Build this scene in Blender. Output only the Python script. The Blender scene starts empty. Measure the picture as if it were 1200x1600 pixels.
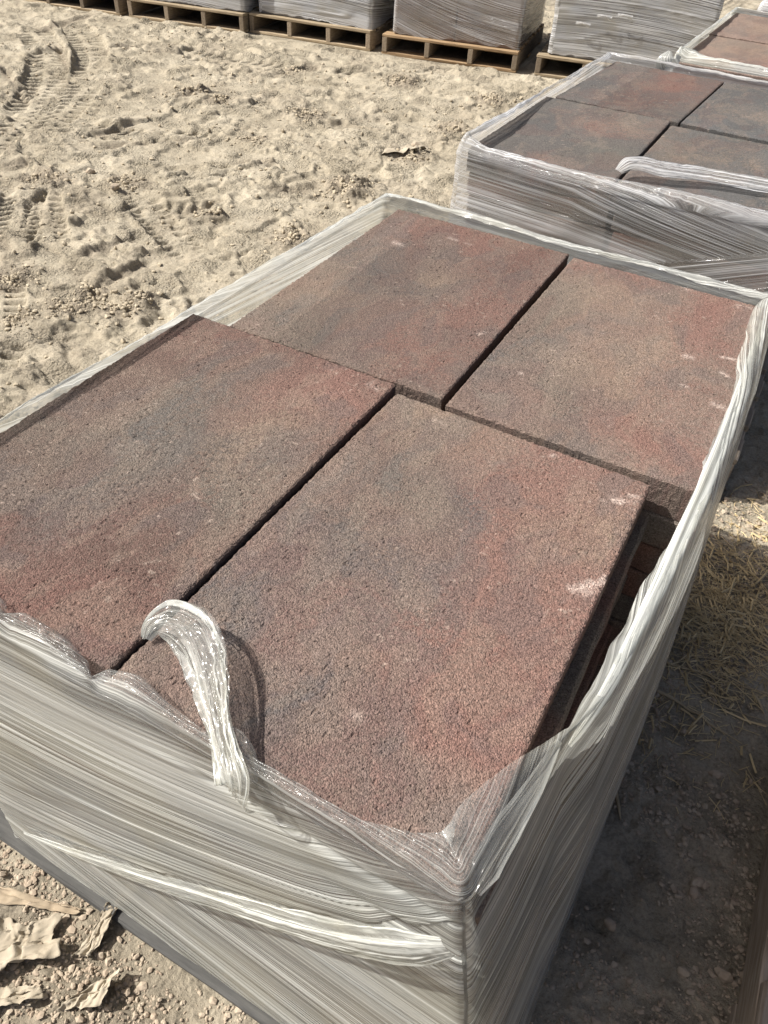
import bpy, bmesh, math, random
import numpy as np
from mathutils import Matrix, Vector

scene = bpy.context.scene
COL = scene.collection
R_ = math.radians

# ------------------------------------------------------------------ camera
CAM = np.array([0.39962, -0.90780, 1.46672])
C_R = np.array([0.87332699, 0.48403638, 0.05485212])
C_U = np.array([-0.36465564, 0.57493041, 0.73244883])
C_F = np.array([-0.32299573, 0.65966946, -0.67860884])
FPX = 1199.0
cam_data = bpy.data.cameras.new('camera')
cam_data.sensor_fit = 'HORIZONTAL'
cam_data.sensor_width = 36.0
cam_data.lens = 36.0 * FPX / 1200.0
cam_data.clip_start = 0.02
cam_data.clip_end = 2000
cam = bpy.data.objects.new('camera', cam_data)
COL.objects.link(cam)
m = Matrix.Identity(4)
for i in range(3):
    m[i][0], m[i][1], m[i][2], m[i][3] = C_R[i], C_U[i], -C_F[i], CAM[i]
cam.matrix_world = m
scene.camera = cam

# ------------------------------------------------------------------ light
SUN_AZ, SUN_EL = 25.0, 48.0       # light travels towards +x, a little +y
world = bpy.data.worlds.new('World')
scene.world = world
world.use_nodes = True
wn, wl = world.node_tree.nodes, world.node_tree.links
sky = wn.new('ShaderNodeTexSky')
sky.sky_type = 'NISHITA'
sky.sun_disc = False
sky.sun_elevation = R_(SUN_EL)
sky.air_density = 0.6
sky.dust_density = 5.0
sky.ozone_density = 0.4
# sun position is towards (-cos az, -sin az); rotation is measured clockwise from +y
sky.sun_rotation = math.atan2(-math.cos(R_(SUN_AZ)), -math.sin(R_(SUN_AZ)))
bg = wn['Background']
bg.inputs['Strength'].default_value = 0.08
wl.new(sky.outputs[0], bg.inputs['Color'])
sd = bpy.data.lights.new('sun', 'SUN')
sd.energy = 5.0
sd.angle = R_(0.53)
sd.color = (1.0, 0.965, 0.915)
sun = bpy.data.objects.new('sun', sd)
COL.objects.link(sun)
dirv = Vector((math.cos(R_(SUN_AZ)) * math.cos(R_(SUN_EL)), math.sin(R_(SUN_AZ)) * math.cos(R_(SUN_EL)), -math.sin(R_(SUN_EL))))
sun.rotation_euler = dirv.to_track_quat('-Z', 'Y').to_euler()
sun.location = (-6, -3, 8)
vs = scene.view_settings
vs.view_transform = 'Standard'
vs.look = 'None'
vs.exposure = 0.62
vs.gamma = 1.0
scene.cycles.transparent_max_bounces = 24
scene.cycles.max_bounces = 10

# ------------------------------------------------------------------ helpers
rng = np.random.default_rng(7)
random.seed(5)


def ray(p):
    d = C_F * FPX + C_R * (p[0] - 600) - C_U * (p[1] - 800)
    return d


def at_z(p, z=0.0):
    d = ray(p)
    return CAM + d * (z - CAM[2]) / d[2]


def at_y(p, y):
    d = ray(p)
    return CAM + d * (y - CAM[1]) / d[1]


_tab = [np.random.default_rng(100 + k).random((256, 256)) for k in range(12)]


def vn(x, y, seed=0):
    """smooth value noise 0..1"""
    t = _tab[seed % 12]
    x = np.asarray(x, float) + 37.3 * seed
    y = np.asarray(y, float) + 11.7 * seed
    xi, yi = np.floor(x), np.floor(y)
    fx, fy = x - xi, y - yi
    fx = fx * fx * fx * (fx * (fx * 6 - 15) + 10)
    fy = fy * fy * fy * (fy * (fy * 6 - 15) + 10)
    xi = xi.astype(np.int64) & 255
    yi = yi.astype(np.int64) & 255
    x1, y1 = (xi + 1) & 255, (yi + 1) & 255
    return (t[xi, yi] * (1 - fx) + t[x1, yi] * fx) * (1 - fy) + (t[xi, y1] * (1 - fx) + t[x1, y1] * fx) * fy


def fbm(x, y, oct=4, seed=0, gain=0.5):
    s, a, n, f = 0.0, 1.0, 0.0, 1.0
    for k in range(oct):
        s = s + a * vn(x * f, y * f, seed + k * 3)
        n += a
        a *= gain
        f *= 2.03
    return s / n


def sstep(a, b, x):
    t = np.clip((x - a) / (b - a), 0, 1)
    return t * t * (3 - 2 * t)


def mesh_np(name, V, Q=None, T=None, smooth=True, uv=None, attrs=None, cattrs=None):
    me = bpy.data.meshes.new(name)
    V = np.asarray(V, np.float32)
    nq = 0 if Q is None else len(Q)
    nt = 0 if T is None else len(T)
    me.vertices.add(len(V))
    me.vertices.foreach_set('co', V.ravel())
    loops = []
    starts = []
    if nq:
        loops.append(np.asarray(Q, np.int32).ravel())
        starts.append(np.arange(nq) * 4)
    if nt:
        loops.append(np.asarray(T, np.int32).ravel())
        starts.append(nq * 4 + np.arange(nt) * 3)
    lv = np.concatenate(loops)
    me.loops.add(len(lv))
    me.loops.foreach_set('vertex_index', lv)
    me.polygons.add(nq + nt)
    me.polygons.foreach_set('loop_start', np.concatenate(starts).astype(np.int32))
    me.polygons.foreach_set('use_smooth', np.full(nq + nt, smooth))
    if uv is not None:
        l = me.uv_layers.new(name='UVMap')
        l.data.foreach_set('uv', np.asarray(uv, np.float32)[lv].ravel())
    for k, a in (attrs or {}).items():
        at = me.attributes.new(k, 'FLOAT', 'POINT')
        at.data.foreach_set('value', np.asarray(a, np.float32).ravel())
    for k, a in (cattrs or {}).items():
        at = me.attributes.new(k, 'FLOAT_COLOR', 'POINT')
        a = np.asarray(a, np.float32)
        at.data.foreach_set('color', np.concatenate([a, np.ones((len(a), 1), np.float32)], 1).ravel())
    me.update(calc_edges=True)
    me.validate()
    return me


def grid_quads(nu, nv, wrap_u=False):
    i = np.arange(nu if wrap_u else nu - 1)
    j = np.arange(nv - 1)
    I, J = np.meshgrid(i, j, indexing='ij')
    I2 = (I + 1) % nu
    return np.stack([I * nv + J, I2 * nv + J, I2 * nv + J + 1, I * nv + J + 1], -1).reshape(-1, 4)


def link(name, me, mat=None, parent=None, loc=None, rot=None):
    o = bpy.data.objects.new(name, me)
    COL.objects.link(o)
    if me is not None and mat is not None and not me.materials:
        me.materials.append(mat)
    if parent is not None:
        o.parent = parent
    if loc is not None:
        o.location = loc
    if rot is not None:
        o.rotation_euler = rot
    return o


def tag(o, label=None, cat=None, group=None, kind=None):
    if label:
        o['label'] = label
    if cat:
        o['category'] = cat
    if group:
        o['group'] = group
    if kind or cat:
        o['kind'] = kind or 'thing'
    return o


# ------------------------------------------------------------------ materials
def new_mat(name):
    mt = bpy.data.materials.new(name)
    mt.use_nodes = True
    nt = mt.node_tree
    return mt, nt.nodes, nt.links, nt.nodes['Principled BSDF']


def N(nodes, kind, **kw):
    n = nodes.new(kind)
    for k, v in kw.items():
        if k.startswith('in_'):
            n.inputs[k[3:].replace('_', ' ')].default_value = v
        else:
            setattr(n, k, v)
    return n


def ramp(nodes, stops, interp='LINEAR'):
    r = nodes.new('ShaderNodeValToRGB')
    cr = r.color_ramp
    cr.interpolation = interp
    while len(cr.elements) < len(stops):
        cr.elements.new(0.5)
    for e, (p, c) in zip(cr.elements, stops):
        e.position = p
        e.color = (c[0], c[1], c[2], 1) if hasattr(c, '__len__') else (c, c, c, 1)
    return r


def mixc(nodes, links, typ, fac, a, b):
    n = nodes.new('ShaderNodeMix')
    n.data_type = 'RGBA'
    n.blend_type = typ
    for sock, v in ((n.inputs[0], fac), (n.inputs[6], a), (n.inputs[7], b)):
        if isinstance(v, bpy.types.NodeSocket):
            links.new(v, sock)
        else:
            sock.default_value = v if not hasattr(v, '__len__') else (v[0], v[1], v[2], 1)
    return n.outputs[2]


def math_n(nodes, links, op, a, b=None, c=None, clamp=False):
    n = nodes.new('ShaderNodeMath')
    n.operation = op
    n.use_clamp = clamp
    for i, v in enumerate((a, b, c)):
        if v is None:
            continue
        if isinstance(v, bpy.types.NodeSocket):
            links.new(v, n.inputs[i])
        else:
            n.inputs[i].default_value = v
    return n.outputs[0]


def slab_material(name, attr):
    mt, nd, lk, bs = new_mat(name)
    tc = nd.new('ShaderNodeTexCoord')
    oi = nd.new('ShaderNodeObjectInfo')
    off = N(nd, 'ShaderNodeVectorMath', operation='MULTIPLY_ADD')
    lk.new(oi.outputs['Random'], off.inputs[0])
    off.inputs[1].default_value = (37.0, 19.0, 7.0)
    lk.new(tc.outputs['Object'], off.inputs[2])
    co = off.outputs[0]
    if attr:
        a = N(nd, 'ShaderNodeAttribute', attribute_name='tint')
        base = a.outputs['Color']
    else:
        n1 = N(nd, 'ShaderNodeTexNoise', in_Scale=5.0, in_Detail=3.0, in_Roughness=0.55)
        lk.new(co, n1.inputs['Vector'])
        r1 = ramp(nd, [(0.30, (0.125, 0.112, 0.102)), (0.45, (0.165, 0.138, 0.115)), (0.60, (0.185, 0.105, 0.082)), (0.75, (0.20, 0.112, 0.09))])
        lk.new(n1.outputs['Fac'], r1.inputs[0])
        base = r1.outputs[0]
    # aggregate grains: light and dark specks a few millimetres across
    v1 = N(nd, 'ShaderNodeTexVoronoi', in_Scale=620.0)
    lk.new(co, v1.inputs['Vector'])
    g1 = N(nd, 'ShaderNodeSeparateColor')
    lk.new(v1.outputs['Color'], g1.inputs[0])
    rg = ramp(nd, [(0.0, 0.60), (0.30, 0.88), (0.8, 1.08), (1.0, 1.35)])
    lk.new(g1.outputs[0], rg.inputs[0])
    c = mixc(nd, lk, 'MULTIPLY', 1.0, base, rg.outputs[0])
    n2 = N(nd, 'ShaderNodeTexNoise', in_Scale=520.0, in_Detail=2.5)
    lk.new(co, n2.inputs['Vector'])
    r2 = ramp(nd, [(0.30, 0.12), (0.42, 0.75), (0.55, 1.05), (0.75, 1.25)])
    lk.new(n2.outputs['Fac'], r2.inputs[0])
    c = mixc(nd, lk, 'MULTIPLY', 0.6, c, r2.outputs[0])
    lk.new(c, bs.inputs['Base Color'])
    bs.inputs['Roughness'].default_value = 0.92
    bs.inputs['Specular IOR Level'].default_value = 0.25
    b1 = N(nd, 'ShaderNodeBump', in_Strength=0.8, in_Distance=0.0018)
    hsum = math_n(nd, lk, 'SUBTRACT', n2.outputs['Fac'], math_n(nd, lk, 'MULTIPLY', v1.outputs['Distance'], 0.8))
    lk.new(hsum, b1.inputs['Height'])
    lk.new(b1.outputs[0], bs.inputs['Normal'])
    return mt


M_SLAB = slab_material('slab_concrete', False)
M_SLABTOP = slab_material('slab_concrete_top', True)


def film_material(name, tint=(0.80, 0.80, 0.76), dust=(0.56, 0.52, 0.42), rough=0.2, trans=0.4, contrast=1.0, base=(0.45, 0.46, 0.44)):
    mt, nd, lk, bs = new_mat(name)
    out = nd['Material Output']
    uv = N(nd, 'ShaderNodeUVMap', uv_map='UVMap')
    dens = N(nd, 'ShaderNodeAttribute', attribute_name='dens')

    def streak(su, sv, det, seed):
        mp = N(nd, 'ShaderNodeMapping')
        mp.inputs['Scale'].default_value = (su, sv, 1)
        mp.inputs['Location'].default_value = (seed * 3.1, seed * 7.7, seed)
        lk.new(uv.outputs[0], mp.inputs[0])
        n = N(nd, 'ShaderNodeTexNoise', in_Scale=1.0, in_Detail=det, in_Roughness=0.55)
        lk.new(mp.outputs[0], n.inputs['Vector'])
        return n.outputs['Fac']

    def mrange(v, a, b, c=0.0, d=1.0):
        n = N(nd, 'ShaderNodeMapRange', interpolation_type='SMOOTHSTEP')
        for k, x in zip(('From Min', 'From Max', 'To Min', 'To Max'), (a, b, c, d)):
            n.inputs[k].default_value = x
        lk.new(v, n.inputs[0])
        return n.outputs[0]
    sA = streak(0.9, 9, 2.0, 1)
    sB = streak(0.9, 150, 3.0, 2)
    sC = streak(2.0, 560, 2.0, 3)
    sD = streak(0.55, 46, 2.0, 4)
    sE = streak(0.7, 60, 2.5, 6)
    big = mrange(sA, 0.36, 0.64)
    mid = mrange(sB, 0.32, 0.68)
    busy = mrange(streak(1.6, 7, 2.0, 7), 0.42, 0.62)         # gathered zones between smooth, taut film
    # sparse sharp creases: bright folds and dark single-layer gaps
    cre = mrange(math_n(nd, lk, 'ABSOLUTE', math_n(nd, lk, 'SUBTRACT', sD, 0.5)), 0.0, 0.014, 1.0, 0.0)
    cre = math_n(nd, lk, 'MULTIPLY', cre, mrange(streak(2.2, 16, 1.0, 5), 0.46, 0.62))
    gap = mrange(math_n(nd, lk, 'ABSOLUTE', math_n(nd, lk, 'SUBTRACT', sE, 0.47)), 0.0, 0.016, 1.0, 0.0)
    gap = math_n(nd, lk, 'MULTIPLY', gap, mrange(streak(1.5, 12, 1.0, 8), 0.44, 0.60))
    fine = math_n(nd, lk, 'ADD', math_n(nd, lk, 'MULTIPLY', mid, 0.5), math_n(nd, lk, 'MULTIPLY', mrange(sC, 0.3, 0.7), 0.3))
    fine = math_n(nd, lk, 'MULTIPLY', math_n(nd, lk, 'SUBTRACT', fine, 0.4), math_n(nd, lk, 'MULTIPLY_ADD', busy, 1.1, 0.45))
    st = math_n(nd, lk, 'ADD', math_n(nd, lk, 'MULTIPLY_ADD', big, 0.22, 0.40), fine)
    st = math_n(nd, lk, 'SUBTRACT', st, math_n(nd, lk, 'MULTIPLY', gap, 0.40))
    k = math_n(nd, lk, 'MULTIPLY_ADD', math_n(nd, lk, 'SUBTRACT', st, 0.5), 1.15 * contrast, 0.95)
    k = math_n(nd, lk, 'ADD', k, math_n(nd, lk, 'MULTIPLY', cre, 0.8))
    al = math_n(nd, lk, 'MULTIPLY', dens.outputs['Fac'], k, clamp=True)
    al = math_n(nd, lk, 'MINIMUM', al, 0.985)
    dn = N(nd, 'ShaderNodeTexNoise', in_Scale=6.0, in_Detail=4.0)
    tcn = nd.new('ShaderNodeTexCoord')
    lk.new(tcn.outputs['Object'], dn.inputs['Vector'])
    dmix = mrange(dn.outputs['Fac'], 0.38, 0.66)
    c0 = mixc(nd, lk, 'MIX', dmix, base, dust)
    c1 = mixc(nd, lk, 'MIX', math_n(nd, lk, 'MAXIMUM', mrange(st, 0.35, 0.85), cre), c0, tint)
    lk.new(c1, bs.inputs['Base Color'])
    bs.inputs['Roughness'].default_value = rough
    bs.inputs['Specular IOR Level'].default_value = 0.7
    bp = N(nd, 'ShaderNodeBump', in_Strength=0.75, in_Distance=0.0045)
    hh = math_n(nd, lk, 'MULTIPLY', math_n(nd, lk, 'ADD', math_n(nd, lk, 'MULTIPLY', sB, 0.75), math_n(nd, lk, 'MULTIPLY', sC, 0.25)), math_n(nd, lk, 'MULTIPLY_ADD', busy, 0.8, 0.25))
    hh = math_n(nd, lk, 'ADD', hh, math_n(nd, lk, 'MULTIPLY', sD, 0.8))
    hh = math_n(nd, lk, 'ADD', hh, math_n(nd, lk, 'MULTIPLY', math_n(nd, lk, 'SUBTRACT', cre, gap), 0.20))
    lk.new(hh, bp.inputs['Height'])
    lk.new(bp.outputs[0], bs.inputs['Normal'])
    tr = nd.new('ShaderNodeBsdfTranslucent')
    lk.new(c1, tr.inputs['Color'])
    mx = nd.new('ShaderNodeMixShader')
    mx.inputs[0].default_value = trans
    lk.new(bs.outputs[0], mx.inputs[1])
    lk.new(tr.outputs[0], mx.inputs[2])
    tp = nd.new('ShaderNodeBsdfTransparent')
    tp.inputs[0].default_value = (0.96, 0.96, 0.96, 1)
    gl = N(nd, 'ShaderNodeBsdfGlossy', in_Roughness=0.13)
    lk.new(bp.outputs[0], gl.inputs['Normal'])
    fr = N(nd, 'ShaderNodeLayerWeight', in_Blend=0.5)
    frv = math_n(nd, lk, 'MULTIPLY_ADD', math_n(nd, lk, 'POWER', fr.outputs['Facing'], 4.0), 0.55, 0.045)
    clear = nd.new('ShaderNodeMixShader')
    lk.new(frv, clear.inputs[0])
    lk.new(tp.outputs[0], clear.inputs[1])
    lk.new(gl.outputs[0], clear.inputs[2])
    m2 = nd.new('ShaderNodeMixShader')
    lk.new(al, m2.inputs[0])
    lk.new(clear.outputs[0], m2.inputs[1])
    lk.new(mx.outputs[0], m2.inputs[2])
    lk.new(m2.outputs[0], out.inputs[0])
    return mt


M_FILM = film_material('stretch_film', tint=(0.86, 0.875, 0.82), dust=(0.52, 0.515, 0.44), rough=0.2, contrast=1.1, base=(0.48, 0.495, 0.47))
M_FILM_BACK = film_material('stretch_film_bright', tint=(0.87, 0.88, 0.88), dust=(0.50, 0.48, 0.43), rough=0.13, contrast=1.3, base=(0.54, 0.545, 0.545))


def ground_material():
    mt, nd, lk, bs = new_mat('sandy_soil')
    a = N(nd, 'ShaderNodeAttribute', attribute_name='soil')
    tc = nd.new('ShaderNodeTexCoord')
    n1 = N(nd, 'ShaderNodeTexNoise', in_Scale=3.0, in_Detail=6.0, in_Roughness=0.6)
    lk.new(tc.outputs['Object'], n1.inputs['Vector'])
    r1 = ramp(nd, [(0.3, (0.290, 0.252, 0.186)), (0.5, (0.355, 0.313, 0.236)), (0.72, (0.415, 0.37, 0.285))])
    lk.new(n1.outputs['Fac'], r1.inputs[0])
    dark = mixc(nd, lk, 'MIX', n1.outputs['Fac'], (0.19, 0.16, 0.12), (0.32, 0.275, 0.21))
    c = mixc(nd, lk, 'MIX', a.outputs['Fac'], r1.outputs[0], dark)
    n2 = N(nd, 'ShaderNodeTexNoise', in_Scale=140.0, in_Detail=4.0, in_Roughness=0.7)
    lk.new(tc.outputs['Object'], n2.inputs['Vector'])
    r2 = ramp(nd, [(0.3, 0.62), (0.5, 1.0), (0.72, 1.28)])
    lk.new(n2.outputs['Fac'], r2.inputs[0])
    c = mixc(nd, lk, 'MULTIPLY', 0.85, c, r2.outputs[0])
    lk.new(c, bs.inputs['Base Color'])
    bs.inputs['Roughness'].default_value = 0.97
    bs.inputs['Specular IOR Level'].default_value = 0.1
    n3 = N(nd, 'ShaderNodeTexNoise', in_Scale=42.0, in_Detail=7.0, in_Roughness=0.74)
    lk.new(tc.outputs['Object'], n3.inputs['Vector'])
    v3 = N(nd, 'ShaderNodeTexVoronoi', in_Scale=95.0)
    lk.new(tc.outputs['Object'], v3.inputs['Vector'])
    n4 = N(nd, 'ShaderNodeTexNoise', in_Scale=7.0, in_Detail=3.0)
    lk.new(tc.outputs['Object'], n4.inputs['Vector'])
    r4 = ramp(nd, [(0.42, 0.0), (0.62, 1.0)])
    lk.new(n4.outputs['Fac'], r4.inputs[0])
    hgt = math_n(nd, lk, 'SUBTRACT', n3.outputs['Fac'], math_n(nd, lk, 'MULTIPLY', math_n(nd, lk, 'MULTIPLY', v3.outputs['Distance'], r4.outputs[0]), 0.5))
    hgt = math_n(nd, lk, 'MULTIPLY', hgt, math_n(nd, lk, 'MULTIPLY_ADD', r4.outputs[0], 0.75, 0.35))
    b = N(nd, 'ShaderNodeBump', in_Strength=1.0, in_Distance=0.023)
    lk.new(hgt, b.inputs['Height'])
    lk.new(b.outputs[0], bs.inputs['Normal'])
    return mt


M_SOIL = ground_material()


def simple_noise_mat(name, c0, c1, scale=20.0, stretch=(1, 1, 1), rough=0.85, bump=0.3, dist=0.002, rnd=0.0):
    mt, nd, lk, bs = new_mat(name)
    tc = nd.new('ShaderNodeTexCoord')
    oi = nd.new('ShaderNodeObjectInfo')
    off = N(nd, 'ShaderNodeVectorMath', operation='MULTIPLY_ADD')
    lk.new(oi.outputs['Random'], off.inputs[0])
    off.inputs[1].default_value = (17.0, 29.0, 9.0)
    lk.new(tc.outputs['Object'], off.inputs[2])
    mp = N(nd, 'ShaderNodeMapping')
    mp.inputs['Scale'].default_value = stretch
    lk.new(off.outputs[0], mp.inputs[0])
    n = N(nd, 'ShaderNodeTexNoise', in_Scale=scale, in_Detail=5.0, in_Roughness=0.65)
    lk.new(mp.outputs[0], n.inputs['Vector'])
    r = ramp(nd, [(0.28, c0), (0.72, c1)])
    lk.new(n.outputs['Fac'], r.inputs[0])
    c = r.outputs[0]
    if rnd:
        v = N(nd, 'ShaderNodeMapRange')
        v.inputs['To Min'].default_value = 1 - rnd
        v.inputs['To Max'].default_value = 1 + rnd
        lk.new(oi.outputs['Random'], v.inputs[0])
        c = mixc(nd, lk, 'MULTIPLY', 1.0, c, v.outputs[0])
    lk.new(c, bs.inputs['Base Color'])
    bs.inputs['Roughness'].default_value = rough
    bs.inputs['Specular IOR Level'].default_value = 0.25
    b = N(nd, 'ShaderNodeBump', in_Strength=bump, in_Distance=dist)
    lk.new(n.outputs['Fac'], b.inputs['Height'])
    lk.new(b.outputs[0], bs.inputs['Normal'])
    return mt


M_WOODNEW = simple_noise_mat('new_pallet_wood', (0.24, 0.15, 0.08), (0.46, 0.33, 0.19), 9.0, (1.2, 14, 14), 0.8, 0.5, 0.003, 0.22)
M_WOOD = simple_noise_mat('pallet_wood', (0.19, 0.143, 0.09), (0.44, 0.355, 0.235), 9.0, (1.2, 14, 14), 0.8, 0.5, 0.003, 0.22)
M_WOODY = simple_noise_mat('pallet_wood_cross', (0.15, 0.115, 0.078), (0.34, 0.275, 0.195), 9.0, (14, 1.2, 14), 0.8, 0.5, 0.003, 0.3)
M_WOODGREY = simple_noise_mat('weathered_wood', (0.16, 0.125, 0.09), (0.36, 0.31, 0.25), 9.0, (14, 1.2, 14), 0.85, 0.5, 0.003, 0.2)
M_WOODDARK = simple_noise_mat('dark_grey_wood', (0.05, 0.05, 0.048), (0.11, 0.108, 0.10), 9.0, (1.2, 14, 14), 0.8, 0.5, 0.003)  # darker grey than the other boards, for the bottom boards
M_PEBBLE = simple_noise_mat('pebble', (0.27, 0.208, 0.152), (0.44, 0.375, 0.285), 25.0, (1, 1, 1), 0.95, 0.5, 0.003)
M_CRUMB = simple_noise_mat('sandy_crumb', (0.31, 0.262, 0.187), (0.46, 0.40, 0.295), 25.0, (1, 1, 1), 0.97, 0.5, 0.003)
M_STRAW = simple_noise_mat('straw', (0.36, 0.265, 0.135), (0.78, 0.64, 0.38), 14.0, (1, 1, 1), 0.7, 0.2, 0.001)
M_STALK = simple_noise_mat('dry_stalk', (0.26, 0.20, 0.12), (0.48, 0.39, 0.25), 18.0, (1, 1, 1), 0.8, 0.4, 0.002)
M_PAPER = simple_noise_mat('dusty_sheet', (0.25, 0.212, 0.155), (0.42, 0.37, 0.285), 13.0, (1, 1, 1), 0.85, 0.8, 0.006)
M_BARK = simple_noise_mat('dry_wood_strip', (0.22, 0.17, 0.115), (0.40, 0.33, 0.235), 16.0, (1, 1, 1), 0.9, 0.5, 0.003)

# ------------------------------------------------------------------ ground
GA = R_(10.2)                                         # direction of the far row of pallets


def spacing(lo, hi, c0, c1, dmin, grow, dmax):
    xs = [c0]
    while xs[-1] < hi:
        d = dmin if xs[-1] < c1 else min(dmin + (xs[-1] - c1) * grow, dmax)
        xs.append(xs[-1] + d)
    left = [c0]
    while left[-1] > lo:
        left.append(left[-1] - min(dmin + (c0 - left[-1]) * grow, dmax))
    inner = left[:0:-1] + xs
    d = dmax * 2
    pre, post = [inner[0]], [inner[-1]]
    for _ in range(26):
        pre.append(pre[-1] - d)
        post.append(post[-1] + d)
        d *= 1.5
    return np.array(pre[:0:-1] + inner + post[1:])


gx = spacing(-6.8, 1.4, -1.7, 0.9, 0.0065, 0.0016, 0.016)
gy = spacing(-1.2, 8.0, -1.1, 1.6, 0.0065, 0.0021, 0.020)
GX, GY = np.meshgrid(gx, gy, indexing='ij')


def ground_height(X, Y):
    wx = X + 0.10 * (fbm(X * 2.2, Y * 2.2, 3, 1) - 0.5)
    wy = Y + 0.10 * (fbm(X * 2.2, Y * 2.2, 3, 2) - 0.5)
    far = sstep(0.0, 1.2, np.hypot(np.maximum(np.abs(X - 0.0) - 0.55, 0), np.maximum(np.abs(Y - 0.9) - 1.7, 0)))  # calmer next to the loads
    h = (fbm(wx * 1.3, wy * 1.3, 3, 3) - 0.5) * 0.045 * (0.25 + 0.75 * far)
    b = fbm(wx * 5.5, wy * 5.5, 4, 4)
    h += (b - 0.5) * 0.012 * (0.35 + 0.65 * far)
    rdg = 1 - np.abs(2 * fbm(wx * 3.1, wy * 4.4, 4, 5) - 1)         # broken crust ledges
    h += sstep(0.80, 0.98, rdg) * 0.020 * far
    led = fbm(wx * 4.3 + 9, wy * 6.5, 3, 6)
    h += sstep(0.50, 0.522, led) * 0.014 * far
    brk = sstep(0.40, 0.62, fbm(wx * 1.9 + 4, wy * 2.3, 3, 10))       # trampled patches between smoother sand
    brk = 0.12 + 0.88 * brk
    l2 = fbm(wx * 9 + 3, wy * 13, 3, 8)
    h += sstep(0.53, 0.548, l2) * 0.0075 * (0.3 + 0.7 * far) * brk
    l3 = fbm(wx * 21 + 7, wy * 27, 2, 1)
    h += sstep(0.62, 0.66, l3) * 0.0045 * brk
    r3 = 1 - np.abs(2 * fbm(X * 17, Y * 21, 3, 9) - 1)
    h += r3 * r3 * 0.004 * brk
    h += (fbm(X * 34, Y * 34, 3, 7) - 0.5) * 0.006 * brk
    h += (fbm(X * 80, Y * 80, 2, 8) - 0.5) * 0.0055
    near = np.maximum(1 - sstep(-0.68, -0.60, Y), sstep(0.45, 0.52, X))
    h += near * (fbm(X * 50, Y * 50, 3, 3) - 0.5) * 0.020
    soil = np.zeros_like(X)
    # crumbled clod heaps
    for (px, py, r, a) in CLODS:
        c = at_z((px, py))
        d = np.hypot((X - c[0]) * (1.0 if r > 0 else 1), (Y - c[1])) / r
        w = np.clip(1.25 - d + 0.9 * (fbm(X * 9, Y * 9, 3, 9) - 0.5), 0, 1)
        w = w * w * (3 - 2 * w)
        h += w * a * (0.3 + 1.1 * fbm(X * 22, Y * 22, 2, 10)) + w * (vn(X * 55, Y * 55, 2) - 0.5) * 0.022
        soil = np.maximum(soil, w * 0.95)
    # tyre tracks: parallel ruts with lug prints
    for (p0, p1, bend, wdt, pitch, dep) in TRACKS:
        a, b2 = at_z(p0)[:2], at_z(p1)[:2]
        L = np.hypot(*(b2 - a))
        u = (b2 - a) / L
        s = (X - a[0]) * u[0] + (Y - a[1]) * u[1]
        t = -(X - a[0]) * u[1] + (Y - a[1]) * u[0]
        t = t - bend * (s / L) * (1 - s / L) * 4 + 0.02 * (fbm(X * 3, Y * 3, 2, 11) - 0.5)
        ends = sstep(-0.1, 0.15, s) * (1 - sstep(L - 0.15, L + 0.1, s))
        mask = ends * (1 - sstep(wdt * 0.48, wdt * 0.56, np.abs(t))) * sstep(0.28, 0.42, fbm(X * 3.2, Y * 3.2, 3, 1))
        ph = ((s + 0.35 * np.abs(t)) / pitch) % 1.0
        lug = sstep(0.0, 0.12, ph) * (1 - sstep(0.42, 0.60, ph))
        lug *= sstep(0.02, 0.035, np.abs(t))
        h = h * (1 - 0.7 * mask) - mask * dep * (0.25 + 1.2 * lug)
        berm = ends * np.exp(-((np.abs(t) - wdt * 0.58) / 0.03) ** 2)
        h += berm * 0.012 * fbm(X * 8, Y * 8, 2, 3)
    for (p0, p1, wdt, dep) in RUTS:                                  # scraped furrows
        a, b2 = at_z(p0)[:2], at_z(p1)[:2]
        L = np.hypot(*(b2 - a))
        u = (b2 - a) / L
        s = (X - a[0]) * u[0] + (Y - a[1]) * u[1]
        t = -(X - a[0]) * u[1] + (Y - a[1]) * u[0] + 0.05 * (fbm(X * 4, Y * 4, 3, 6) - 0.5)
        e = sstep(-0.05, 0.08, s) * (1 - sstep(L - 0.08, L + 0.05, s))
        h += e * 0.85 * dep * (np.exp(-((t - wdt * 0.8) / (wdt * 0.8)) ** 2) - np.exp(-(t / (wdt * 0.7)) ** 2)) * (0.6 + 0.8 * fbm(X * 14, Y * 14, 2, 2))
        soil = np.maximum(soil, e * np.exp(-((t + 0.2 * wdt) / wdt) ** 2) * 0.7)
    dist = sstep(0.50, 0.62, fbm(wx * 1.5 + 8, wy * 2.0, 4, 7)) * sstep(0.44, 0.6, fbm(wx * 8, wy * 10, 3, 2))
    soil = np.maximum(soil, dist * 0.38)
    h += dist * (vn(X * 60, Y * 60, 5) - 0.5) * 0.010
    # darker loose crumbs in the hollow gravelly strip beside the loads
    return h, soil, far


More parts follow.
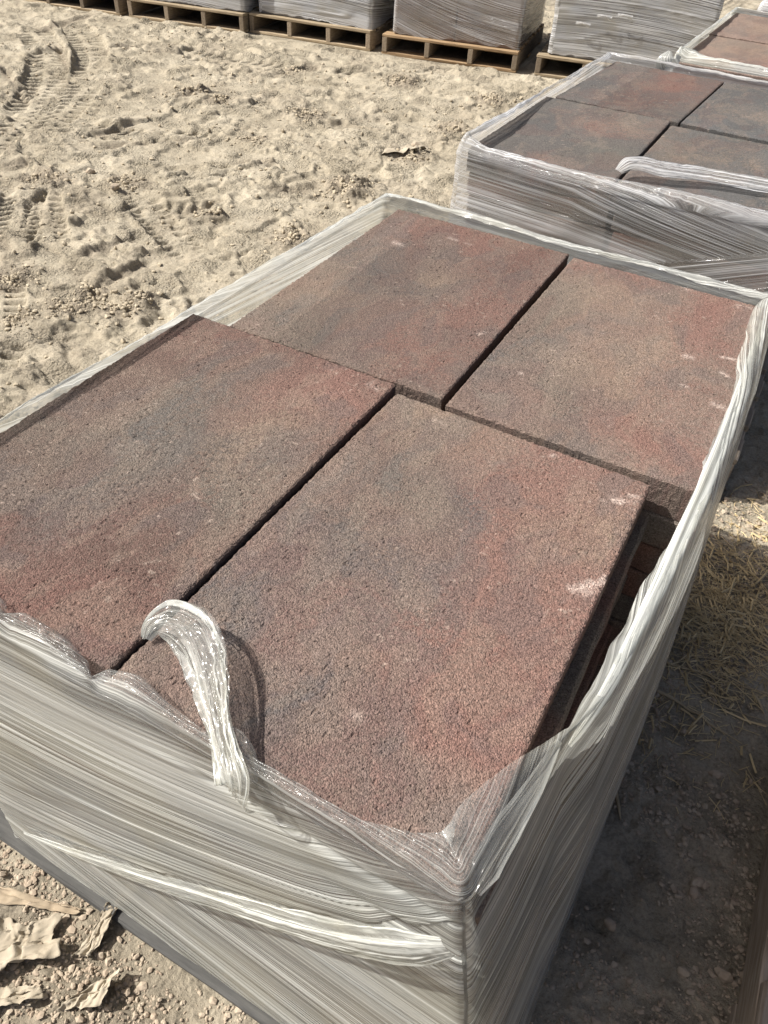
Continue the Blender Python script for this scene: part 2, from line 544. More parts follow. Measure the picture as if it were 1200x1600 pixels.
CLODS = [(190, 490, 0.11, 0.022), (150, 470, 0.08, 0.012), (225, 480, 0.07, 0.012), (105, 495, 0.10, 0.008), (300, 152, 0.13, 0.014), (345, 165, 0.10, 0.012), (75, 285, 0.16, 0.008), (195, 290, 0.13, 0.010),
         (540, 305, 0.20, 0.028), (455, 378, 0.12, 0.016), (625, 135, 0.15, 0.030), (765, 165, 0.16, 0.024), (705, 205, 0.14, 0.016),
         (465, 115, 0.14, 0.018), (480, 183, 0.15, 0.012), (20, 440, 0.12, 0.012), (330, 345, 0.10, 0.010), (30, 510, 0.08, 0.008), (640, 250, 0.14, 0.016), (400, 225, 0.1, 0.01)]
TRACKS = [((-6, 600), (48, 290), 0.05, 0.20, 0.055, 0.022), ((105, 425), (70, 310), 0.03, 0.16, 0.050, 0.022), ((-40, 250), (42, 40), -0.25, 0.26, 0.08, 0.028), ((60, 210), (112, 40), -0.22, 0.24, 0.08, 0.026),
          ((335, 222), (130, 205), 0.03, 0.24, 0.075, 0.024), ((330, 330), (180, 340), 0.03, 0.20, 0.065, 0.016), ((560, 120), (250, 70), 0.15, 0.24, 0.085, 0.018), ((300, 400), (215, 300), 0.03, 0.16, 0.055, 0.014)]
RUTS = [((120, 415), (215, 372), 0.030, 0.020), ((140, 465), (235, 410), 0.034, 0.022), ((150, 232), (320, 222), 0.035, 0.018), ((140, 215), (215, 195), 0.035, 0.020),
        ((10, 115), (42, 162), 0.035, 0.022), ((85, 75), (115, 112), 0.035, 0.02), ((0, 265), (60, 255), 0.04, 0.018), ((150, 85), (225, 78), 0.045, 0.02),
        ((280, 335), (345, 315), 0.035, 0.018), ((410, 305), (500, 295), 0.04, 0.022), ((20, 325), (80, 305), 0.035, 0.016), ((60, 50), (150, 25), 0.05, 0.02),
        ((265, 160), (350, 150), 0.05, 0.028), ((420, 125), (495, 105), 0.05, 0.02), ((360, 255), (440, 262), 0.035, 0.014), ((0, 360), (20, 400), 0.035, 0.02)]

H, SOIL, FAR = ground_height(GX, GY)
edge = np.minimum(sstep(-30, -8, GX), 1 - sstep(4, 30, GX)) * np.minimum(sstep(-20, -3, GY), 1 - sstep(8, 30, GY))
H *= edge
# flatten under every load so that the pallets stand on the soil
FLATS = [(-0.02, 0.0, 0.50, 0.64, 0), (0.0, 1.75, 0.48, 0.68, 0), (0.20, 3.17, 0.46, 0.64, 0), (0.25, 4.65, 0.46, 0.64, 0), (1.28, -0.30, 0.44, 0.62, 0)]
ROW_O = np.array([-6.09, 4.60])
ru, rv = np.array([math.cos(GA), math.sin(GA)]), np.array([-math.sin(GA), math.cos(GA)])
ROW_S = [-0.20, 0.965, 2.085, 3.235, 4.46, 5.7]
for s0 in ROW_S:
    c = ROW_O + ru * (s0 + 0.54) + rv * 0.6
    FLATS.append((c[0], c[1], 0.54, 0.60, GA))
for (cx, cy, hx, hy, an) in FLATS:
    ca, sa = math.cos(an), math.sin(an)
    lx = np.abs((GX - cx) * ca + (GY - cy) * sa) - hx
    ly = np.abs(-(GX - cx) * sa + (GY - cy) * ca) - hy
    d = np.maximum(lx, ly)
    w = 1 - sstep(0.0, 0.10, d)
    H = H * (1 - w) - 0.002 * w
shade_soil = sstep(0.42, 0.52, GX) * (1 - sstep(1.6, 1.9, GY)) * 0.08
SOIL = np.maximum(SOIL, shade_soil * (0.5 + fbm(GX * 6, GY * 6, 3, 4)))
near_soil = (1 - sstep(-0.75, -0.60, GY)) * 0.6
SOIL = np.clip(np.maximum(SOIL, near_soil), 0, 1)
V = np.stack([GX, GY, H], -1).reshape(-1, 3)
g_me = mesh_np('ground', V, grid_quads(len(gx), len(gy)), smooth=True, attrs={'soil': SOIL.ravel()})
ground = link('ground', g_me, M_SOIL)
tag(ground, 'dry rutted sandy ground', None, None, 'structure')


def gz(x, y):
    i = np.clip(np.searchsorted(gx, x) - 1, 0, len(gx) - 2)
    j = np.clip(np.searchsorted(gy, y) - 1, 0, len(gy) - 2)
    fx = (x - gx[i]) / (gx[i + 1] - gx[i])
    fy = (y - gy[j]) / (gy[j + 1] - gy[j])
    return (H[i, j] * (1 - fx) + H[i + 1, j] * fx) * (1 - fy) + (H[i, j + 1] * (1 - fx) + H[i + 1, j + 1] * fx) * fy


# ------------------------------------------------------------------ slabs
SW, SL, ST = 0.40, 0.624, 0.0588
PITCH = 0.06
PAL_H = 0.14
NLAY = 11


def fine_slab(name, step, seed, blobs, base, scuffs, seam=None):
    """slab with real grain relief on top, ragged arrises; tint painted per vertex (pigment patches in the concrete)"""
    nx, ny = int(SW / step) + 1, int(SL / step) + 1
    x = np.linspace(-SW / 2, SW / 2, nx)
    y = np.linspace(-SL / 2, SL / 2, ny)
    X, Y = np.meshgrid(x, y, indexing='ij')
    o = seed * 13.7
    rel = (vn(X * 460 + o, Y * 460, seed) - 0.5) * 0.0007 + (vn(X * 290 + o, Y * 290, seed + 1) - 0.5) * 0.0003 + (fbm(X * 40 + o, Y * 40, 2, seed + 2) - 0.5) * 0.0012
    pit = vn(X * 260 + o, Y * 260, seed + 3)
    rel -= sstep(0.86, 0.97, pit) * 0.0016 * (fbm(X * 12, Y * 12 + o, 2, seed) > 0.45)
    ed = np.minimum(SW / 2 - np.abs(X), SL / 2 - np.abs(Y))
    ragx = (fbm(X * 190 + o, Y * 190, 2, seed + 4) - 0.5) * 0.005
    Z = ST / 2 + rel - np.maximum(0, 0.0022 - ed + ragx) * 0.9
    # colour
    P = np.stack([X, Y], -1)
    wx = X + 0.13 * (fbm(X * 9 + o, Y * 6, 4, seed, 0.6) - 0.5)
    wy = Y + 0.16 * (fbm(X * 9, Y * 6 + o, 4, seed + 5, 0.6) - 0.5)
    col = np.ones(X.shape + (3,)) * np.array(base)
    mot = fbm(wx * 9 + o, wy * 5, 4, seed + 6)[..., None]
    smoke = fbm(wx * 16 + o, wy * 3.5, 3, seed + 9)[..., None]
    grain = vn(X * 330 + o, Y * 330, seed + 10)[..., None]
    col = col * (0.80 + 0.40 * mot) * (0.86 + 0.28 * smoke)
    for (bx, by, rx, ry, c, s) in blobs:
        rx, ry = rx * 1.2, ry * 1.25
        d = ((wx - bx) / rx) ** 2 + ((wy - by) / ry) ** 2
        w = np.exp(-d * 1.1)[..., None] * s * (0.82 if sum(c) < 0.3 else 0.88)
        w = w * (0.75 + 0.9 * fbm(X * 24 + o, Y * 13, 3, seed + 7)[..., None])
        w = np.clip(w + (grain - 0.5) * 0.9 * np.clip(4 * w * (1 - w), 0, 1), 0, 1)
        col = col * (1 - w) + np.array(c) * w
    for sc_, th, c, k in ((24, 0.56, (0.095, 0.094, 0.091), 0.32), (17, 0.57, (0.165, 0.092, 0.074), 0.22), (31, 0.58, (0.24, 0.188, 0.145), 0.24)):
        w = sstep(th - 0.06, th + 0.12, fbm(wx * sc_ + o + sc_, wy * sc_ * 0.55, 3, seed + sc_))
        w = np.clip(w * (0.35 + 1.3 * grain[..., 0]), 0, 1) * k
        col = col * (1 - w[..., None]) + np.array(c) * w[..., None]
    col = col * 1.07
    for (ax, ay, bx, by, wd, s) in scuffs:
        L = math.hypot(bx - ax, by - ay) + 1e-6
        ux, uy = (bx - ax) / L, (by - ay) / L
        ss = (X - ax) * ux + (Y - ay) * uy
        t = -(X - ax) * uy + (Y - ay) * ux
        m = np.exp(-(t / wd) ** 2) * sstep(-0.004, 0.004, ss) * (1 - sstep(L - 0.004, L + 0.004, ss))
        m = m * s * (0.25 + 0.75 * sstep(0.30, 0.70, vn(X * 430 + o, Y * 430, seed + 8))) * sstep(0.3, 0.55, fbm(X * 60, Y * 60 + o, 2, seed + 9))
        col = col * (1 - m[..., None]) + np.array((0.52, 0.42, 0.36)) * m[..., None]
    spk = sstep(0.90, 0.97, vn(X * 170 + o, Y * 170, seed + 2)) * sstep(0.45, 0.6, fbm(X * 8 + o, Y * 8, 2, seed + 3)) * 0.5
    col = col * (1 - spk[..., None]) + np.array((0.40, 0.32, 0.26)) * spk[..., None]
    if seam is not None:                                   # straight pigment edge along the slab
        w = sstep(seam - 0.002, seam + 0.002, X + 0.004 * (Y / SL)) * 0.16
        col = col * (1 - w[..., None])
    top = np.stack([X, Y, Z], -1)
    tv = top.reshape(-1, 3)
    Q = [grid_quads(nx, ny)]
    # sides: rings going down
    per = np.concatenate([np.arange(nx - 1) * ny, (nx - 1) * ny + np.arange(ny - 1), np.arange(nx - 1, 0, -1) * ny + ny - 1, np.arange(ny - 1, 0, -1)])
    pv = tv[per]
    nrm = np.zeros((len(per), 2))
    e = 1e-4
    nrm[:, 0] = (pv[:, 0] > SW / 2 - e) * 1.0 - (pv[:, 0] < -SW / 2 + e)
    nrm[:, 1] = (pv[:, 1] > SL / 2 - e) * 1.0 - (pv[:, 1] < -SL / 2 + e)
    arc = np.arange(len(per)) * step
    verts = [tv]
    cols = [col.reshape(-1, 3)]
    prev = per
    n0 = len(tv)
    pc = col.reshape(-1, 3)[per]
    K = 12
    for k in range(1, K + 1):
        z = ST / 2 - 0.004 - (ST - 0.004) * (k / K) ** 1.0
        rag = (vn(arc * 240 + o, np.full_like(arc, z * 200 + 40), seed + 4) - 0.55) * 0.0013
        ring = np.stack([pv[:, 0] + nrm[:, 0] * rag, pv[:, 1] + nrm[:, 1] * rag, np.full(len(per), max(z, -ST / 2))], -1)
        ids = n0 + np.arange(len(per))
        n0 += len(per)
        verts.append(ring)
        cols.append(pc * 0.9)
        a, b = prev, ids
        Q.append(np.stack([a, b, np.roll(b, -1), np.roll(a, -1)], -1))
        prev = ids
    verts.append(np.array([[-SW / 2, -SL / 2, -ST / 2], [-SW / 2, SL / 2, -ST / 2], [SW / 2, SL / 2, -ST / 2], [SW / 2, -SL / 2, -ST / 2]]))
    cols.append(np.tile(np.array(base), (4, 1)))
    Q.append(np.array([[n0, n0 + 1, n0 + 2, n0 + 3]]))
    return mesh_np(name, np.concatenate(verts), np.concatenate(Q), smooth=False, cattrs={'tint': np.concatenate(cols)})


def rough_slab(name, seed, w=SW, l=SL, t=ST):
    """cheaper slab for the hidden layers: subdivided box with ragged arrises"""
    bm = bmesh.new()
    bmesh.ops.create_cube(bm, size=1.0)
    for v in bm.verts:
        v.co = Vector((v.co.x * w, v.co.y * l, v.co.z * t))
    bmesh.ops.bevel(bm, geom=list(bm.edges), offset=0.004, segments=1, affect='EDGES')
    bmesh.ops.subdivide_edges(bm, edges=[e for e in bm.edges if e.calc_length() > 0.1], cuts=17, use_grid_fill=True)
    r = random.Random(seed)
    for v in bm.verts:
        v.co += Vector((r.uniform(-1, 1), r.uniform(-1, 1), 0)) * 0.0012
    me = bpy.data.meshes.new(name)
    bm.to_mesh(me)
    bm.free()
    return me


RED, RED2, GRY, TAN, BLU, DRK, GRN = (0.192, 0.113, 0.091), (0.142, 0.080, 0.065), (0.140, 0.116, 0.094), (0.235, 0.176, 0.130), (0.096, 0.091, 0.086), (0.098, 0.066, 0.054), (0.115, 0.113, 0.094)
TOPZ = 0.80
POSES = {'A': (0.165, -0.321, -0.004, -0.003), 'B': (-0.241, -0.309, 0.006, 0.003), 'C': (-0.171, 0.324, 0.012, -0.001), 'D': (0.242, 0.315, 0.010, 0.000)}


def loc_of(key, p):
    cx, cy, t, dz = POSES[key]
    w = at_z(p, TOPZ)
    dx, dy = w[0] - cx, w[1] - cy
    return dx * math.cos(-t) - dy * math.sin(-t), dx * math.sin(-t) + dy * math.cos(-t)


def px_blobs(key, lst):
    return [loc_of(key, (px, py)) + (rx, ry, c, s) for (px, py, rx, ry, c, s) in lst]


def px_scuffs(key, lst):
    return [loc_of(key, a) + loc_of(key, b) + (wd, s) for (a, b, wd, s) in lst]


BL = {
    'A': [(720, 640, 0.16, 0.10, TAN, 0.6), (760, 790, 0.07, 0.05, BLU, 0.85), (700, 900, 0.09, 0.06, BLU, 0.6), (640, 930, 0.06, 0.05, BLU, 0.5), (900, 760, 0.10, 0.12, RED, 0.8),
          (850, 900, 0.10, 0.12, RED, 0.85), (480, 860, 0.07, 0.10, BLU, 0.55), (420, 900, 0.06, 0.08, RED2, 0.55), (360, 980, 0.10, 0.06, BLU, 0.75), (620, 1060, 0.13, 0.07, RED, 0.55),
          (750, 1110, 0.09, 0.10, RED, 0.8), (480, 1140, 0.07, 0.06, BLU, 0.65), (640, 1220, 0.05, 0.04, BLU, 0.5), (560, 1200, 0.06, 0.04, RED, 0.4), (850, 1000, 0.05, 0.10, RED, 0.6), (620, 760, 0.06, 0.08, GRY, 0.6), (660, 1000, 0.05, 0.05, RED, 0.5), (940, 830, 0.05, 0.05, TAN, 0.5)],
    'B': [(500, 610, 0.10, 0.13, RED, 0.95), (430, 560, 0.08, 0.07, RED2, 0.6), (250, 640, 0.10, 0.12, GRY, 0.8), (280, 700, 0.09, 0.07, BLU, 0.7), (330, 760, 0.07, 0.05, GRN, 0.75),
          (130, 690, 0.12, 0.08, GRY, 0.8), (120, 790, 0.07, 0.07, BLU, 0.7), (60, 900, 0.14, 0.08, RED2, 0.8), (200, 950, 0.12, 0.08, RED2, 0.6), (260, 790, 0.05, 0.08, RED2, 0.55),
          (400, 690, 0.05, 0.07, TAN, 0.4), (300, 530, 0.07, 0.05, RED2, 0.5), (220, 880, 0.08, 0.05, DRK, 0.5), (20, 780, 0.08, 0.08, DRK, 0.5)],
    'C': [(600, 420, 0.08, 0.10, BLU, 0.5), (450, 450, 0.08, 0.12, TAN, 0.7), (520, 400, 0.06, 0.16, GRY, 0.6), (740, 370, 0.14, 0.08, RED, 0.9), (740, 500, 0.07, 0.16, RED, 0.75), (480, 510, 0.12, 0.05, GRY, 0.7),
          (620, 540, 0.06, 0.06, RED, 0.6), (820, 410, 0.04, 0.10, RED2, 0.6), (660, 570, 0.06, 0.06, RED, 0.5), (680, 430, 0.05, 0.05, TAN, 0.5)],
    'D': [(870, 480, 0.07, 0.16, GRY, 0.8), (780, 580, 0.08, 0.08, BLU, 0.55), (960, 470, 0.05, 0.12, TAN, 0.6), (1050, 540, 0.05, 0.12, TAN, 0.55), (1120, 500, 0.07, 0.14, RED, 0.95),
          (1020, 690, 0.16, 0.05, RED, 0.9), (980, 420, 0.10, 0.05, RED, 0.7), (950, 600, 0.07, 0.08, TAN, 0.6), (1080, 620, 0.06, 0.06, RED, 0.5), (860, 620, 0.05, 0.05, GRY, 0.6)],
}
SC = {
    'A': [((940, 775), (1005, 790), 0.008, 0.9), ((960, 765), (1000, 775), 0.004, 0.8), ((890, 920), (955, 900), 0.006, 0.95), ((905, 925), (945, 905), 0.010, 0.5), ((545, 1123), (575, 1127), 0.012, 0.35), ((840, 715), (870, 708), 0.004, 0.8), ((690, 655), (700, 660), 0.006, 0.4)],
    'B': [((575, 600), (600, 615), 0.008, 0.5), ((335, 885), (345, 887), 0.003, 0.9)],
    'C': [((612, 378), (632, 382), 0.010, 0.8), ((700, 370), (740, 382), 0.006, 0.5), ((745, 522), (770, 516), 0.004, 0.8)],
    'D': [((1125, 557), (1162, 565), 0.004, 1.0), ((1065, 555), (1085, 560), 0.007, 0.7), ((1125, 580), (1140, 590), 0.004, 0.8), ((1110, 630), (1135, 640), 0.008, 0.8), ((1070, 452), (1090, 450), 0.010, 0.6), ((1140, 475), (1175, 484), 0.008, 0.7), ((808, 582), (818, 584), 0.006, 0.6), ((1060, 600), (1075, 605), 0.004, 0.6)],
}
BASES = {'A': (0.164, 0.120, 0.098), 'B': (0.130, 0.093, 0.075), 'C': (0.160, 0.118, 0.097), 'D': (0.166, 0.125, 0.102)}
SLAB_TEXT = {
    'A': 'mottled slab with two pale scuffs beside the open gap under the wrap edge',
    'B': 'reddish slab with a dark green grey centre, wrap edge shading its long side',
    'C': 'slab with a red half and a straight colour seam near the bare sand',
    'D': 'grey slab with a red edge and several short white scratches along the wrap',
}
for i, k in enumerate('ABCD'):
    cx, cy, t, dz = POSES[k]
    seam = None
    if k == 'C':
        seam = loc_of('C', (560, 425))[0]
    me = fine_slab('top_slab', 0.0021, i + 1, px_blobs(k, BL[k]), BASES[k], px_scuffs(k, SC[k]), seam)
    o = link('concrete_slab', me, M_SLABTOP, None, (cx, cy, TOPZ - ST / 2 + dz), (0, 0, t))
    tag(o, SLAB_TEXT[k], 'slab', 'top slabs of the load with the torn plastic loop')

ROUGH = [rough_slab('layer_slab', s) for s in range(4)]
for r in ROUGH:
    r.materials.append(M_SLAB)


ORD = ['', 'second', 'third', 'fourth', 'fifth', 'sixth', 'seventh', 'eighth', 'ninth', 'tenth', 'eleventh']


def lower_layers(cx, cy, rot, n, label, group, shift=None, top=TOPZ, first=1, jit=0.008):
    rr = random.Random(int(cx * 100 + cy * 1000))
    ca, sa = math.cos(rot), math.sin(rot)
    for k in range(first, n):
        z = top - PITCH * k - ST / 2
        for (a, b) in ((-1, -1), (1, -1), (-1, 1), (1, 1)):
            lx = a * (SW / 2 + 0.004) + rr.uniform(-jit, jit) + (0 if shift is None else shift(a, b, k))
            ly = b * (SL / 2 + 0.004) + rr.uniform(-jit, jit) * 0.5
            me = ROUGH[rr.randrange(4)]
            o = link('concrete_slab', me, None, None, (cx + lx * ca - ly * sa, cy + lx * sa + ly * ca, z), (0, 0, rot + rr.uniform(-0.01, 0.01) + (math.pi if rr.random() < 0.5 else 0)))
            tag(o, label % ORD[k], 'slab', group)


lower_layers(-0.003, 0.0, 0.0, NLAY, 'brown slab in the %s layer down of the load with the torn plastic loop', 'lower slabs of the load with the torn plastic loop',
             lambda a, b, k: (0.045 if b > 0 and a > 0 else (-0.030 if b < 0 else (0.02 if a < 0 else 0))) + (0.012 if b < 0 else 0))

# second load
S2 = {'NL': (-0.222, 1.425, 0.012, 0.002), 'FL': (-0.195, 2.068, -0.03, 0.0), 'NR': (0.186, 1.405, 0.01, -0.003), 'FR': (0.212, 2.055, -0.03, 0.0)}
POSES.update(S2)
BL2 = {
    'NL': [(830, 190, 0.12, 0.12, BLU, 0.85), (790, 240, 0.14, 0.10, BLU, 0.7), (960, 200, 0.10, 0.07, RED, 0.45), (870, 260, 0.12, 0.06, RED, 0.45), (990, 190, 0.06, 0.10, TAN, 0.25), (950, 240, 0.06, 0.05, GRN, 0.5)],
    'FL': [(920, 130, 0.12, 0.25, BLU, 0.9), (960, 160, 0.08, 0.08, RED2, 0.4), (1060, 130, 0.12, 0.20, RED, 0.95), (1010, 160, 0.08, 0.12, RED2, 0.6)],
    'NR': [(1100, 230, 0.12, 0.2, BLU, 0.9), (1150, 250, 0.2, 0.08, TAN, 0.3), (1040, 240, 0.08, 0.2, GRY, 0.8), (1190, 215, 0.1, 0.1, GRN, 0.5)],
    'FR': [(1150, 150, 0.1, 0.2, BLU, 0.9), (1190, 180, 0.12, 0.06, TAN, 0.35), (1190, 150, 0.1, 0.1, BLU, 0.7)],
}
TX2 = {'NL': 'grey slab blending to red, beside the raised corner of film', 'FL': 'slab half dark grey half red with a straight join',
       'NR': 'dark blue grey slab under the rolled film flap', 'FR': 'grey slab with tan patches behind the rolled film flap'}
for i, k in enumerate(S2):
    cx, cy, t, dz = S2[k]
    seam = loc_of('FL', (980, 130))[0] if k == 'FL' else None
    me = fine_slab('top_slab', 0.0042, i + 5, px_blobs(k, BL2[k]), (0.118, 0.107, 0.096) if k[1] == 'L' else (0.108, 0.106, 0.102), [], seam)
    o = link('concrete_slab', me, M_SLABTOP, None, (cx, cy, TOPZ - ST / 2 + dz), (0, 0, t))
    tag(o, TX2[k], 'slab', 'top slabs of the load with the rolled film flap')
lower_layers(0.0, 1.742, 0.0, NLAY, 'grey brown slab in the %s layer down of the load with the rolled film flap', 'lower slabs of the load with the rolled film flap')

# third and fourth loads
for (cx, cy, rot, gl, lab, texts) in (
    (0.205, 3.17, 0.0, 'load with the pinched film corner', 'tan brown slab in the load with the pinched film corner', None),
    (0.30, 4.62, 0.0, 'load with the white film hood', 'reddish slab in the load with the white film hood', None)):
    for i, (a, b) in enumerate(((-1, -1), (1, -1), (-1, 1), (1, 1))):
        me = fine_slab('top_slab', 0.006, i + 9, [(rng.uniform(-.15, .15), rng.uniform(-.25, .25), 0.12, 0.15, c, 0.6) for c in (TAN, RED, TAN)], (0.205, 0.150, 0.122), [])
        o = link('concrete_slab', me, M_SLABTOP, None, (cx + a * 0.204, cy + b * 0.316, TOPZ - ST / 2 + (0.004 if b > 0 else 0)), (0, 0, rng.uniform(-.01, .01)))
        tag(o, lab.replace('slab in', 'slab atop') + (', before the cross joint' if b < 0 else ', beyond the cross joint'), 'slab', 'top slabs of the ' + gl)
    lower_layers(cx, cy, rot, NLAY, lab.replace('slab in', 'slab in the %s layer down of'), 'lower slabs of the ' + gl)


# ------------------------------------------------------------------ pallets
def board(name, sx, sy, sz, mat, seed):
    bm = bmesh.new()
    bmesh.ops.create_cube(bm, size=1.0)
    for v in bm.verts:
        v.co = Vector((v.co.x * sx, v.co.y * sy, v.co.z * sz))
    bmesh.ops.bevel(bm, geom=list(bm.edges), offset=0.003, segments=1, affect='EDGES')
    r = random.Random(seed)
    long_edges = [e for e in bm.edges if e.calc_length() > 0.3]
    bmesh.ops.subdivide_edges(bm, edges=long_edges, cuts=6)
    for v in bm.verts:
        v.co += Vector((r.uniform(-1, 1), r.uniform(-1, 1), r.uniform(-1, 1))) * 0.0016
    me = bpy.data.meshes.new(name)
    bm.to_mesh(me)
    bm.free()
    me.materials.append(mat)
    return me


def make_pallet(w, d, mx, my, seed, out=0.0, mb=None):
    """w along local x, d along local y; stringers run along y, boards along x"""
    root = bpy.data.objects.new('wooden_pallet', None)
    COL.objects.link(root)
    db = [board('deck_board', w, 0.115, 0.019, mx, seed + i) for i in range(3)]
    sb = board('stringer', 0.038, d, PAL_H - 0.038 - 0.002, my, seed + 9)
    nd = 7
    for i in range(nd):
        y = -d / 2 + 0.0575 + i * (d - 0.115) / (nd - 1)
        link('deck_board', db[i % 3], None, root, (random.uniform(-.004, .004), y, PAL_H - 0.0105), (0, 0, random.uniform(-.004, .004)))
    for i in range(4):
        x = -w / 2 + 0.021 + i * (w - 0.042) / 3
        link('stringer', sb, None, root, (x, 0, 0.0195 + (PAL_H - 0.040) / 2))
    bb = [board('bottom_board', w, 0.115, 0.019, mb or mx, seed + 20 + i) for i in range(3)]
    for i, y in enumerate((-d / 2 + 0.0575 - out, 0, d / 2 - 0.0575)):
        link('bottom_board', bb[i], None, root, (0, y, 0.0095), (0, 0, 0))
    return root


def copy_tree(o):
    c = o.copy()
    COL.objects.link(c)
    for ch in list(o.children):
        k = ch.copy()
        COL.objects.link(k)
        k.parent = c
    return c


pal_main = make_pallet(1.04, 1.25, M_WOODGREY, M_WOODGREY, 1, 0.036, M_WOODDARK)
pal_main.location = (-0.035, 0.0, 0)
tag(pal_main, 'weathered pallet showing at the torn film corner above the crumpled sheets', 'pallet', 'pallets under the slab loads')
for (x, y, lab) in ((0.0, 1.742, 'pallet under the load with the rolled film flap'), (0.205, 3.17, 'pallet under the load with the pinched film corner'),
                    (0.30, 4.62, 'pallet under the load with the white film hood')):
    p = copy_tree(pal_main)
    p.location = (x, y, 0)
    tag(p, lab, 'pallet', 'pallets under the slab loads')
pal_side = make_pallet(0.90, 1.22, M_WOODGREY, M_WOODGREY, 31)
pal_side.location = (1.25, -0.30, 0)
tag(pal_side, 'bare grey wooden pallet across the shaded gravel strip from the straw', 'pallet')

row_first = make_pallet(1.08, 1.2, M_WOOD, M_WOODY, 51)
ROW_LAB = ['pallet with its front board behind the rutted sand, beside the bright striped load', 'pale pallet under the load with bright horizontal wrap stripes',
           'pallet under the load wrapped in silvery crumpled film', 'orange toned new pallet under the brown load', 'pallet behind the raised film corner, under the load with tied film knots',
           'pallet mostly hidden behind the loads of slabs']
ROW_P = []
for i, s0 in enumerate(ROW_S[:5]):
    p = row_first if i == 0 else (make_pallet(1.08, 1.2, M_WOODNEW, M_WOODY, 71) if i == 3 else copy_tree(row_first))
    c = ROW_O + ru * (s0 + 0.54) + rv * (0.6 + (0.0, 0.0, 0.05, 0.0, 0.02)[i])
    p.location = (c[0], c[1], 0)
    p.rotation_euler = (0, 0, GA + (0, 0.0, -0.05, 0.01, 0.0)[i])
    tag(p, ROW_LAB[i], 'pallet', 'pallets in the far row')
    ROW_P.append(p)


# ------------------------------------------------------------------ stretch wrap
def ring_path(corners, r, n_side, n_cor):
    """rounded polygon; returns points and q = side + fraction, starting after corner 0"""
    pts, qs = [], []
    c = [np.array(k, float) for k in corners]
    n = len(c)
    for i in range(n):
        a, b = c[i], c[(i + 1) % n]
        L = np.linalg.norm(b - a)
        u = (b - a) / L
        s0, s1 = a + u * r, b - u * r
        for t in np.linspace(0, 1, n_side[i], endpoint=False):
            pts.append(s0 + (s1 - s0) * t)
            qs.append(i + (r + t * (L - 2 * r)) / L)
        d = c[(i + 2) % n]
        u2 = (d - b) / np.linalg.norm(d - b)
        e = b + u2 * r
        for t in np.linspace(0, 1, n_cor, endpoint=False):
            pts.append((1 - t) ** 2 * s1 + 2 * t * (1 - t) * b + t * t * e)
            qs.append(i + 1 + (t - 0.5) * 2 * r / L)
    return np.array(pts), np.array(qs)


def tabi(q, table):
    k = [a[0] for a in table]
    v = [a[1] for a in table]
    return np.interp(q % 4.0, k, v)


